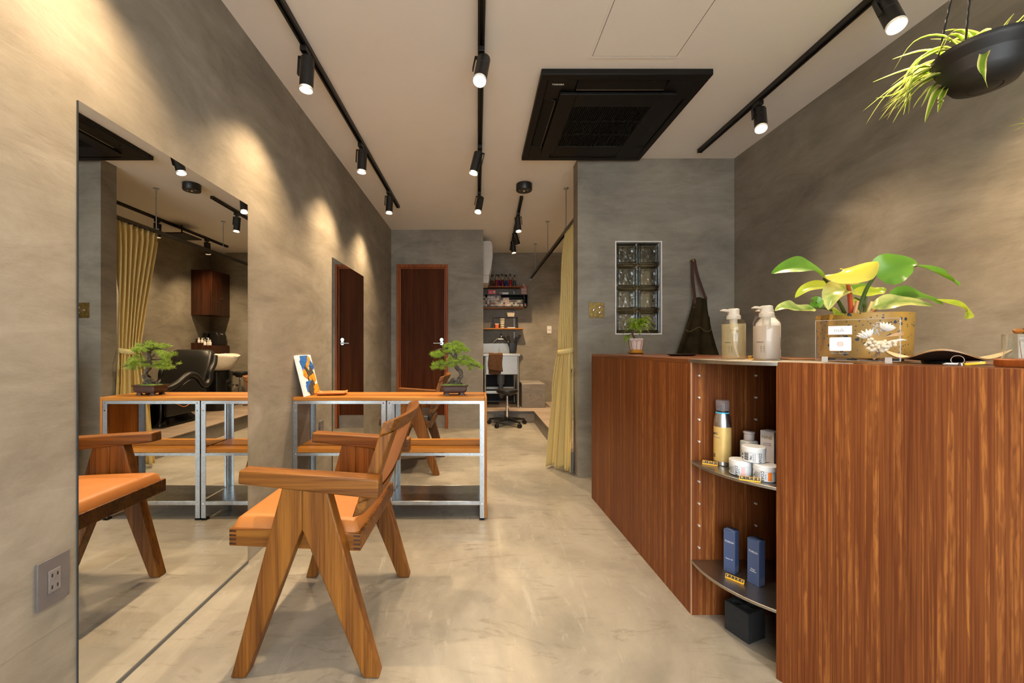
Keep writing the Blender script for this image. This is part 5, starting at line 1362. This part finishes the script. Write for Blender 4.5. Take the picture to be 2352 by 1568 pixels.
# ------------------------------------------------------------------ bonsai pine on the shelf
NEED = leafmat('pine_needle', (.20,.36,.03), (.60,.76,.11), 0, 1, .35, .5)
def needles(g, c, r, n, rng, L=.021, w=.0010, up=.35):
    for k in range(n):
        d = Vector((rng.gauss(0,1), rng.gauss(0,1), rng.gauss(0,.75)+up)).normalized()
        p = Vector(c)+Vector((rng.gauss(0,1)*r*.5, rng.gauss(0,1)*r*.5, rng.gauss(0,1)*r*.28))
        l = L*rng.uniform(.6,1.15); s_ = d.orthogonal().normalized()*w; s2 = d.cross(s_).normalized()*w
        e = p+d*l; sh = rng.random()
        g.add([p-s_, p+s_, p+s2*1.4, e], [(0,1,3),(1,2,3),(2,0,3)], None, [sh*.5,sh*.5,sh*.5,.3+sh*.7])
def bonsai(loc):
    t = thing('bonsai_pine', 'small pine bonsai with twisted trunk in a brown clay tray on the shelf', 'bonsai', loc, rd(8))
    rng = random.Random(21)
    K = .000315
    cp = lambda cx, cy, y=0: Vector(((cx-723)*K, y, (1300-cy)*K))
    # pot with splayed rim and four cloud feet
    mesh('pot', G().loft([[(x*sx,y*sy,z) for x,y in rrect(2,2,.16,4)] for sx,sy,z in ((.058,.036,.014),(.070,.046,.020),(.076,.050,.032),(.075,.050,.052),(.083,.057,.056),(.085,.059,.064),(.077,.051,.064),(.075,.049,.056))]), M['claypot'], t, smooth=50)
    for sx in (-1,1):
        for sy in (-1,1): mesh('pot_foot', G().loft([[(sx*.048+x*a_, sy*.030+y*b_, z) for x,y in rrect(2,2,.5,4)] for a_,b_,z in ((.020,.011,.0005),(.017,.009,.006),(.012,.008,.016))]), M['claypot'], t, smooth=50)
    mesh('soil', G().grid(16,10,lambda a,b_: ((a-.5)*.152,(b_-.5)*.10,.060+.010*math.sin(PI*a)*math.sin(PI*b_)+.003*noise.noise(Vector((a*9,b_*9,0))))), M['moss'], t)
    g = G()
    def limb(P, r, seg=9, n=5):
        Q = smoothpath(P, n); m = len(Q)
        Q = [q+Vector((noise.noise(q*90),noise.noise(q*90+Vector((5,0,0))),noise.noise(q*90+Vector((0,7,0)))))*.0035 for q in Q]
        rr = []
        for i in range(m):
            f = i/(m-1)*(len(r)-1); k = min(int(f),len(r)-2); rr.append(lerp(r[k],r[k+1],f-k)*(1+.22*noise.noise(Q[i]*160)))
        g.tube(Q, rr, seg)
    limb([cp(745,1090,.0),cp(800,1010,-.004),cp(862,920,.0),cp(850,835,.008),cp(780,765,.006),cp(742,690,0),cp(740,600,-.004),cp(752,500,-.004),cp(735,400,0)], [.0165,.0155,.0125,.0125,.0135,.0125,.0110,.0095,.0075], 10, 6)
    for P, r in ((( (700,980),(650,1050),(590,1095)),(.011,.009,.005)), (((770,1040),(840,1060),(880,1095)),(.012,.009,.005)), (((730,1020),(700,1080),(640,1110)),(.013,.010,.006)), (((760,1000),(700,985),(690,1060)),(.013,.009,.006))):
        limb([cp(*q, rng.uniform(-.02,.02)) for q in P], r, 7)
    tw = [((738,640),(660,650),(560,690),(430,690),(330,715)), ((745,640),(830,650),(930,640),(1060,690),(1230,755)), ((740,420),(640,360),(540,390),(430,390),(320,480)), ((745,480),(820,400),(900,400),(990,410)), ((740,400),(720,330),(640,290),(560,300)), ((740,390),(800,320),(870,300)), ((745,600),(760,580),(870,620),(960,560)), ((742,560),(700,520),(640,470),(480,520))]
    ends = []
    for k, P in enumerate(tw):
        dy = rng.uniform(-.05,.05); Q = [cp(q[0], q[1], dy*i/(len(P)-1)) for i, q in enumerate(P)]
        limb(Q, [.0068,.0055,.0042,.0032,.002], 7)
    for k, dy in enumerate((-.105, .100, -.09, .11)):                # branches towards and away from the viewer
        z = (650,600,420,390)[k]; Q = [cp(742,z,0), cp(742+rng.uniform(-60,60),z-10,dy*.5), cp(742+rng.uniform(-120,120),z-20,dy)]
        limb(Q, [.0060,.0045,.002], 7); ends.append(Q[-1]); ends.append(Q[1].lerp(Q[2],.5))
    mesh('trunk', g, M['bark'], t, smooth=60)
    cl = [(650,280),(750,265),(850,300),(560,320),(700,340),(800,365),(900,400),(980,420),(930,380),(620,330),(820,290),(880,340),(330,480),(400,440),(480,500),(300,490),(560,430),(350,530),(430,540),(640,440),(720,420),(330,700),(400,670),(380,750),(470,650),(560,690),(640,710),(700,720),(320,760),(480,770),(620,660),(900,560),(970,550),(1040,590),(960,660),(1060,720),(1150,720),(1250,750),(1060,775),(900,690),(1000,640),(1180,690),(1110,650),(870,640)]
    g = G()
    for cx, cy in cl:
        for q in range(3):
            c = cp(cx+rng.uniform(-26,26), cy+rng.uniform(-20,20), rng.gauss(0,.032)); needles(g, c, .011, 42, rng)
    for e in ends:
        for q in range(4): needles(g, e+Vector((rng.gauss(0,.03),rng.gauss(0,.012),rng.gauss(0,.012))), .011, 42, rng)
    fo = mesh('needle_foliage', g, NEED, t, smooth=0); fo['kind'] = 'stuff'
    g = G()
    for k in range(5): needles(g, (rng.uniform(-.06,.06), rng.uniform(-.035,.035), .064), .008, 20, rng, .010)
    ms = mesh('grass_tuft', g, NEED, t, smooth=0); ms['kind'] = 'stuff'
    return t
bonsai((-.151, 2.530, SZ+.0004))

# ------------------------------------------------------------------ leaf builders
def leaf(name, P, w, m, parent, up=(0,0,1), fold=.25, tip=1.6, wav=0, ns=16, nc=8, base=.25, roll=0, asym=0):
    """leaf blade along the path P: w is the half width; fold lifts the sides, wav ruffles the margin"""
    Q = smoothpath(P, max(2, ns//(len(P)-1))); n = len(Q); g = G(); rows = []
    vs = []; av = []
    for i, q in enumerate(Q):
        f = i/(n-1); tt = (Q[min(i+1,n-1)]-Q[max(i-1,0)]).normalized()
        u = Vector(up); s_ = tt.cross(u)
        s_ = s_.normalized() if s_.length > 1e-4 else Vector((1,0,0)); nn = s_.cross(tt).normalized()
        if roll: Rm = Matrix.Rotation(roll*f, 3, tt); s_ = Rm @ s_; nn = Rm @ nn
        ww = max(w*math.sin(PI*f**base)**.85, w*.012)
        for k in range(nc+1):
            c = 2*k/nc-1
            off = fold*ww*abs(c)**1.5+wav*ww*math.sin(f*11+c*2.2)*abs(c)**2
            vs.append(q+s_*(ww*c*(1+asym*c))+nn*off); av.append(abs(c))
    W_ = nc+1
    fs = [(i*W_+k, i*W_+k+1, (i+1)*W_+k+1, (i+1)*W_+k) for i in range(n-1) for k in range(nc)]
    g.add(vs, fs, None, av)
    return mesh(name, g, m, parent, smooth=80)

# ------------------------------------------------------------------ philodendron in the mustard pot
POT = Vector((1.362, 1.420, CZ+.0006))
t = thing('philodendron', 'broad-leaved variegated philodendron in a speckled mustard pot on the counter', 'potted plant', tuple(POT))
def terrazzo():
    m, nt, b = newmat('mustard_terrazzo')
    v = coords(nt); vo = N(nt, 'TexVoronoi'); vo.inputs['Scale'].default_value = 62; nt.links.new(v, vo.inputs['Vector'])
    vo2 = N(nt, 'TexVoronoi'); vo2.inputs['Scale'].default_value = 150; nt.links.new(v, vo2.inputs['Vector'])
    n = noisetex(nt, v, 9, 4)
    basec = ramp(nt, n, [(.3,(.34,.185,.028)),(.7,(.46,.265,.045))])
    def chips(vor, lo):
        sep = N(nt, 'SeparateColor'); nt.links.new(vor.outputs['Color'], sep.inputs[0])
        a = N(nt, 'Math', operation='LESS_THAN'); nt.links.new(sep.outputs[0], a.inputs[0]); a.inputs[1].default_value = lo
        d = N(nt, 'Math', operation='LESS_THAN'); nt.links.new(vor.outputs['Distance'], d.inputs[0]); d.inputs[1].default_value = .36
        k = N(nt, 'Math', operation='MULTIPLY'); nt.links.new(a.outputs[0], k.inputs[0]); nt.links.new(d.outputs[0], k.inputs[1]); return k.outputs[0]
    c = mixc(nt, chips(vo, .20), basec, (.018,.028,.050)); c = mixc(nt, chips(vo2, .14), c, (.03,.04,.05))
    nt.links.new(c, b.inputs['Base Color']); b.inputs['Roughness'].default_value = .5; return m
mesh('pot', G().lathe([(0,.006),(.118,.006),(.122,.010),(.1275,.157),(.1265,.160),(.1180,.160),(.1165,.135),(0,.135)], 56), terrazzo(), t)
for k in range(4):
    a = k*PI/2+.5; mesh('pot_foot', G().cyl((.09*math.cos(a),.09*math.sin(a),0),(.09*math.cos(a),.09*math.sin(a),.0058),.014,seg=12), M['blackplastic'], t)
mesh('soil', G().lathe([(0,.142),(.06,.141),(.116,.138)], 24), M['soil'], t)
GRN = leafmat('green_leaf', (.065,.180,.014), (.15,.33,.033), 0, 1, .30, .30, 5); LIM = leafmat('lime_leaf', (.20,.36,.02), (.46,.56,.05), .15, .85, .40, .28, 6)
YEL = leafmat('yellow_variegated_leaf', (.60,.58,.04), (.74,.66,.12), 0, 1, .35, .22, 4); VAR = leafmat('cream_mottled_leaf', (.12,.28,.03), (.60,.62,.20), .3, .9, .35, .30, 9)
ST_G = mat('green_stem', (.11,.16,.025), .4); ST_D = mat('dark_green_stem', (.035,.075,.012), .4); ST_R = mat('red_stem', (.50,.085,.035), .4); ST_P = mat('pinkish_stem', (.56,.27,.12), .45); ST_Y = mat('ochre_stem', (.45,.33,.05), .4)
def lp(u, v, y): return at(u, v, y)-POT
def stem(P, r, m): mesh('stem', G().tube(smoothpath([lp(*p) for p in P],6), [lerp(r, r*.72, i/((len(P)-1)*6)) for i in range((len(P)-1)*6+1)], 8), m, t)
Y0 = 1.42
# back left leaf: long green blade drooping to the left
stem([(1943,724,1.40),(1925,690,1.39),(1905,655,1.37),(1893,640,1.35)], .0058, ST_D)
leaf('leaf', [lp(1895,640,1.35), lp(1868,620,1.34), lp(1835,613,1.32), lp(1800,617,1.30), lp(1771,628,1.29)], .034, GRN, t, up=(.15,-.62,.76), fold=.45, wav=.14, base=.7, roll=-.5)
# big yellow leaf facing the customer, arched
stem([(1955,724,1.38),(1953,690,1.36),(1949,662,1.33),(1946,645,1.30)], .0072, ST_R)
leaf('leaf', [lp(1892,632,1.33), lp(1922,628,1.29), lp(1958,624,1.27), lp(1994,613,1.29), lp(2017,600,1.33)], .042, YEL, t, up=(-.05,-.72,.68), fold=-.40, wav=.16, base=1.05)
leaf('leaf', [lp(1893,635,1.34), lp(1915,642,1.30), lp(1945,648,1.28), lp(1975,650,1.27)], .022, mat('pale_peach_leaf_back',(.78,.58,.34),.5,Transmission_Weight=0), t, up=(0,-.7,.6), fold=.2, base=.8)
# large green leaf to the right with brown scars
stem([(1970,724,1.42),(1978,695,1.41),(1992,660,1.39),(2010,632,1.37)], .0068, ST_D)
leaf('leaf', [lp(2010,632,1.37), lp(2035,622,1.36), lp(2062,612,1.35), lp(2090,606,1.34), lp(2107,606,1.33)], .056, GRN, t, up=(.25,-.86,.42), fold=.15, wav=.08, base=.58)
leaf('leaf', [lp(2018,603,1.40), lp(2050,601,1.42), lp(2085,604,1.43), lp(2106,608,1.42)], .030, GRN, t, up=(0,-.6,.7), fold=.2, base=.8)
# narrow leaf trailing far right
stem([(2100,612,1.38),(2108,610,1.36)], .003, ST_G)
leaf('leaf', [lp(2107,610,1.36), lp(2140,622,1.35), lp(2170,637,1.33), lp(2192,648,1.32), lp(2203,657,1.31)], .022, GRN, t, up=(.3,-.7,.7), fold=.5, wav=.25, base=.7)
# middle tier
stem([(1985,724,1.45),(1985,705,1.45),(1975,690,1.44),(1962,682,1.43)], .0045, ST_G)
leaf('leaf', [lp(1955,672,1.44), lp(1925,660,1.43), lp(1885,657,1.41), lp(1850,664,1.39), lp(1826,684,1.38)], .026, LIM, t, up=(0,-.6,.8), fold=.3, wav=.12, base=.85)
leaf('leaf', [lp(1962,668,1.36), lp(1935,664,1.33), lp(1912,678,1.31), lp(1903,712,1.30)], .038, VAR, t, up=(-.2,-.85,.5), fold=.3, wav=.12, base=.7, roll=.6)
leaf('leaf', [lp(1960,676,1.44), lp(1990,670,1.46), lp(2020,668,1.46), lp(2036,662,1.45)], .026, LIM, t, up=(0,-.7,.7), fold=.15, wav=.14, base=.75)
leaf('leaf', [lp(1955,664,1.50), lp(1990,660,1.52), lp(2012,665,1.52)], .024, GRN, t, up=(0,-.6,.8), base=.8)
# low left leaf with a curled end
stem([(1945,724,1.40),(1920,716,1.36),(1895,708,1.32),(1868,706,1.29)], .0042, ST_D)
leaf('leaf', [lp(1868,706,1.29), lp(1845,712,1.27), lp(1820,708,1.25), lp(1798,706,1.24), lp(1780,714,1.23)], .026, VAR, t, up=(.1,-.62,.78), fold=.40, wav=.20, base=.7)
leaf('leaf', [lp(1862,706,1.30), lp(1872,700,1.31), lp(1876,690,1.31), lp(1862,686,1.30)], .018, GRN, t, up=(-.3,-.8,.3), fold=.3, base=.8)
# right low leaf, dark above and mottled below
stem([(1992,724,1.42),(2010,712,1.40),(2030,702,1.38)], .0055, ST_P)
leaf('leaf', [lp(2002,708,1.39), lp(2030,697,1.37), lp(2065,692,1.36), lp(2105,694,1.36), lp(2145,703,1.37)], .030, VAR, t, up=(0,-.75,.65), fold=.2, wav=.16, base=.75)
leaf('leaf', [lp(2052,690,1.42), lp(2075,678,1.41), lp(2110,680,1.40), lp(2145,690,1.39), lp(2167,700,1.38)], .036, GRN, t, up=(.1,-.70,.70), fold=.25, wav=.18, base=.6)
leaf('leaf', [lp(2150,688,1.38), lp(2180,696,1.36), lp(2210,706,1.34), lp(2224,720,1.33), lp(2216,732,1.32)], .026, LIM, t, up=(.35,-.75,.5), fold=.3, wav=.12, base=.85)
# young shoots
stem([(1962,724,1.36),(1966,705,1.355),(1970,690,1.35)], .0062, ST_P); stem([(1975,724,1.40),(1962,702,1.40),(1955,688,1.40)], .0045, ST_Y); stem([(1990,722,1.38),(1998,706,1.37),(2003,692,1.365)], .0052, mat('pale_shoot',(.62,.50,.18),.4)); stem([(1984,722,1.47),(1988,700,1.48),(1990,676,1.48)], .0045, ST_G)
leaf('leaf', [lp(1935,722,1.36), lp(1925,716,1.33), lp(1918,724,1.31)], .020, LIM, t, up=(0,-.7,.7), base=.8); leaf('leaf', [lp(1966,712,1.46), lp(1962,698,1.47), lp(1968,686,1.47)], .016, LIM, t, up=(0,-1,.2), base=.8)

# ------------------------------------------------------------------ small tree in a painted pot at the counter end
SP = Vector((1.046, 2.655, CZ+.0006))
t = thing('mini_tree', 'little feathery-leaved tree in a white and ochre painted pot on the counter end', 'potted plant', tuple(SP))
mesh('saucer', G().lathe([(0,0),(.040,0),(.053,.010),(.053,.013),(.046,.0125),(.040,.005),(0,.005)], 32), mat('ochre_saucer',(.42,.20,.03),.45), t)
mesh('pot_base', G().lathe([(0,.0052),(.034,.0052),(.0385,.030)], 14), mat('ochre_glaze',(.50,.23,.018),.35), t, smooth=20)
mesh('pot', G().lathe([(.0385,.0302),(.042,.055),(.049,.092),(.051,.098),(.045,.099),(.043,.085),(0,.085)], 14), mat('blush_white_glaze',(.66,.52,.46),.4), t, smooth=20)
LN = mat('dark_painted_line',(.06,.035,.03),.6)
g = G()
for k in range(9):
    a = 2*PI*k/9+.25; rr = lambda z: lerp(.0390,.0500,(z-.030)/.064)+.0004
    zz = (.030,.048,.066,.080); pts = [(rr(z)*math.cos(a+.05*math.sin(z*90)), rr(z)*math.sin(a+.05*math.sin(z*90)), z) for z in zz]; g.tube(pts, .0011, 5)
    arc = [(rr(.080+.012*math.sin(PI*q/6))*math.cos(a+q*2*PI/54), rr(.080+.012*math.sin(PI*q/6))*math.sin(a+q*2*PI/54), .080+.012*math.sin(PI*q/6)) for q in range(7)]; g.tube(arc, .0009, 5)
mesh('painted_line', g, LN, t)
g = G(); r5 = random.Random(8)
for k in range(30):
    a = r5.uniform(0,2*PI); q = r5.uniform(.02,.044); g.lathe([(0,0),(.006,.003),(.006,.007),(0,.010)], 7, (q*math.cos(a), q*math.sin(a), .092+.004*r5.random()))
mesh('white_pebbles', g, M['paper'], t)
mesh('trunk', G().tube(smoothpath([(-.006,0,.088),(-.012,0,.11),(-.022,.0,.13),(-.018,0,.155),(0,0,.175),(.01,0,.20)],5), [.0085-.005*i/25 for i in range(26)], 8).tube(smoothpath([(-.020,0,.135),(-.045,-.01,.128),(-.06,-.012,.118)],4), .0025, 6).tube(smoothpath([(-.012,0,.165),(.03,-.01,.20),(.06,-.01,.21)],4), .003, 6), mat('brown_twig',(.085,.045,.022),.8,var=.4,nscale=120), t)
FR = leafmat('bright_frond', (.12,.26,.015), (.36,.52,.03), 0, 1, .35, .45)
def frond(p, d, L, m):
    p = Vector(p); d = Vector(d).normalized(); g = G(); n = 9; pts = []
    for i in range(n+1):
        f = i/n; pts.append(p+d*L*f+Vector((0,0,-.030*f*f+.012*math.sin(PI*f))))
    g.tube(pts, .0007, 4)
    for i in range(1, n+1):
        tt = (pts[i]-pts[i-1]).normalized(); s_ = tt.cross(Vector((0,0,1))).normalized(); l = .016*math.sin(PI*(i/n*.75+.2))
        for sg in (-1,1):
            a_ = pts[i]; b_ = a_+(s_*sg+tt*.4).normalized()*l+Vector((0,0,-.002)); wv = tt*.0042
            g.add([a_-wv*.5, a_+wv, b_+wv*.6, b_-wv*.6], [(0,1,2,3)], None, [.2,.2,1,1])
    mesh('frond', g, m, t, smooth=0)
for k in range(58):
    a = r5.uniform(0,2*PI); c = Vector((.010+.040*math.cos(a)*r5.random(), .030*math.sin(a), .160+.060*r5.random()))
    frond(c, (math.cos(a), math.sin(a)*.8, r5.uniform(-.2,.75)), r5.uniform(.050,.085), FR)
for k in range(4): frond((-.052,-.01,.124), (-1+.35*k, -.4+.2*k, -.35), .045, FR)

# ------------------------------------------------------------------ hanging spider plants
BOWL = mat('black_planter', (.012,.011,.010), .5, var=.1)
SPI = leafmat('spider_leaf', (.16,.30,.015), (.74,.72,.26), .50, .80, .45, .35)
def planter(label, loc, rng, r, leaves, dense, ropes):
    t = thing('hanging_planter', label, 'hanging plant', loc)
    h_ = r*1.08
    prof = [(0,-h_),(r*.30,-h_),(r*.34,-h_+.004),(r*.36,-h_+.002),(r*.62,-h_*.93),(r*.80,-h_*.68),(r*.905,-h_*.33),(r*.91,-h_*.31),(r*.965,-.03),(r*1.0,-.016),(r*1.04,-.012),(r*1.05,-.004),(r*1.04,.004),(r*.97,.003),(r*.93,-.02),(0,-.03)]
    pr = []
    for (a_, b_), (c_, d_) in zip(prof, prof[1:]):
        pr.append((a_, b_))
        if b_ >= -h_*.69 and d_ <= -.02 and abs(d_-b_) > .02:
            for q in range(1,6): f = q/6; pr.append((lerp(a_,c_,f)+(.0009 if q%2 else -.0006), lerp(b_,d_,f)))
    pr.append(prof[-1])
    mesh('bowl', G().lathe(pr, 64), BOWL, t, smooth=45)
    mesh('soil', G().lathe([(0,-.012),(r*.5,-.014),(r*.93,-.019)], 24), M['soil'], t)
    for a, tx, ty in ropes:
        P = []
        p0 = Vector((r*1.01*math.cos(a), r*1.01*math.sin(a), 0)); p1 = Vector((tx, ty, ZC-loc[2]-.03))
        n = 60
        for q in range(n+1):
            f = q/n; P.append(p0.lerp(p1,f)+Vector((.0005*math.cos(q*2.1),.0005*math.sin(q*2.1),0)))
        mesh('rope', G().tube(P, .0026, 6), M['ropeblack'], t)
    mesh('ceiling_hook', G().lathe([(0,0),(.012,0),(.010,-.008),(.003,-.012),(.003,-.035),(0,-.035)], 14, (ropes[0][1], ropes[0][2], ZC-loc[2]-.0005)), M['black'], t)
    for P, w, m in leaves: leaf('leaf', [Vector(p)-Vector(loc) for p in P], w, m, t, up=(0,0,1), fold=.55, base=.55, ns=12, nc=6)
    for k in range(dense):
        a = rng.uniform(0,2*PI); L = rng.uniform(.10,.22)*r/.14; e = rng.uniform(.25,1.1); c, s_ = math.cos(a), math.sin(a); b0 = r*.35*rng.random()
        P = [(b0*c,b0*s_,-.012), ((b0+L*.35)*c,(b0+L*.35)*s_,L*.55*e), ((b0+L*.75)*c,(b0+L*.75)*s_,L*.62*e), ((b0+L*1.05)*c,(b0+L*1.05)*s_,L*.25*e-.02)]
        leaf('leaf', P, rng.uniform(.005,.008), SPI, t, fold=.55, base=.55, ns=12, nc=6)
    return t
HL = Vector((1.514, 1.20, 1.926)); HK = 1.34
L_ = []
def spl(pts, w=.0062, m=SPI): L_.append(([tuple(at(p[0],p[1],p[2]*HK+(.05 if i == 0 and p[0] < 2230 else 0))) for i, p in enumerate(pts)], w*HK, m))
spl([(2200,140,1.02),(2150,120,1.05),(2110,119,1.08),(2050,136,1.12)], .0075)
spl([(2190,150,1.02),(2140,150,1.06),(2075,163,1.10),(2004,189,1.14)], .0065)
spl([(2185,155,1.03),(2130,160,1.06),(2060,195,1.10),(1980,257,1.13)], .0065)
spl([(2180,165,1.02),(2120,175,1.04),(2060,215,1.07),(2010,226,1.10)], .0060)
spl([(2175,160,1.00),(2110,175,1.02),(2040,215,1.04),(1988,287,1.06)], .0072)
spl([(2170,175,.99),(2105,195,1.00),(2060,228,1.01),(2018,277,1.02)], .0072)
spl([(2165,175,.98),(2110,190,.99),(2070,225,1.00),(2037,276,1.01)], .0065)
spl([(2165,180,.97),(2130,190,.97),(2090,225,.98),(2050,283,.98)], .0080)
spl([(2170,185,.96),(2140,200,.95),(2115,225,.95),(2097,249,.95)], .0060)
spl([(2160,185,.96),(2145,200,.94),(2130,225,.93),(2116,246,.93)], .0055)
spl([(2175,190,.95),(2155,212,.92),(2140,240,.91),(2124,282,.90)], .0090)
spl([(2180,190,.93),(2164,222,.90),(2160,240,.90),(2154,259,.89)], .0060)
spl([(2255,130,.86),(2262,124,.80),(2256,150,.79),(2258,175,.785),(2269,203,.78)], .0070)
spl([(2240,132,.98),(2200,100,1.02),(2170,92,1.05),(2136,90,1.08)], .0065)
spl([(2260,130,.95),(2240,85,.98),(2200,70,1.02),(2166,72,1.05)], .0100, SPI)
spl([(2258,130,.92),(2262,82,.90),(2245,82,.90),(2215,102,.90)], .0110, SPI)
spl([(2265,130,.94),(2230,85,1.0),(2200,90,1.03),(2180,97,1.05)], .0075, SPI)
for k, (u, v, y) in enumerate([(2330,30,.95),(2345,42,.98),(2352,48,.93),(2300,62,1.0),(2350,75,.98),(2352,70,.90),(2360,40,.92),(2320,78,.96),(2340,60,1.02)]):
    spl([(2280+k*3,125,.95),(lerp(2280,u,.5),lerp(125,v,.6),y),(u,v,y)], .0060, SPI)
for k in range(34):
    y = R.uniform(.93,1.1); v = R.uniform(150,185); spl([(2190+R.uniform(-10,30),v,y-.05),(2150,v-5+R.uniform(-8,8),y),(2100,v+R.uniform(5,30),y+.02),(2040+R.uniform(-20,50),v+R.uniform(45,100),y+.04)], R.uniform(.004,.006), SPI)
planter('black bowl planter of striped spider plant hung by cords over the counter', tuple(HL), random.Random(4), .104, L_, 14, ((rd(200), .0, .0), (rd(110), .012, .01), (rd(-25), .0, -.01)))
planter('black bowl planter of spider plant hung lower beside the right wall', (1.62, .98, 1.42), random.Random(9), .125, [([(1.60,.98,1.408), (1.55,1.0,1.56), tuple(at(2385,284,1.02)), tuple(at(2312,291,1.03))], .006, SPI), ([(1.60,.97,1.408), (1.54,.98,1.55), tuple(at(2385,286,1.01)), tuple(at(2325,303,1.02))], .005, SPI), ([(1.61,.99,1.408), (1.56,.99,1.53), tuple(at(2400,300,1.0)), tuple(at(2341,270,1.0))], .006, SPI)], 14, ((rd(200), .0, .0), (rd(80), .0, .0), (rd(-40), .0, .0)))
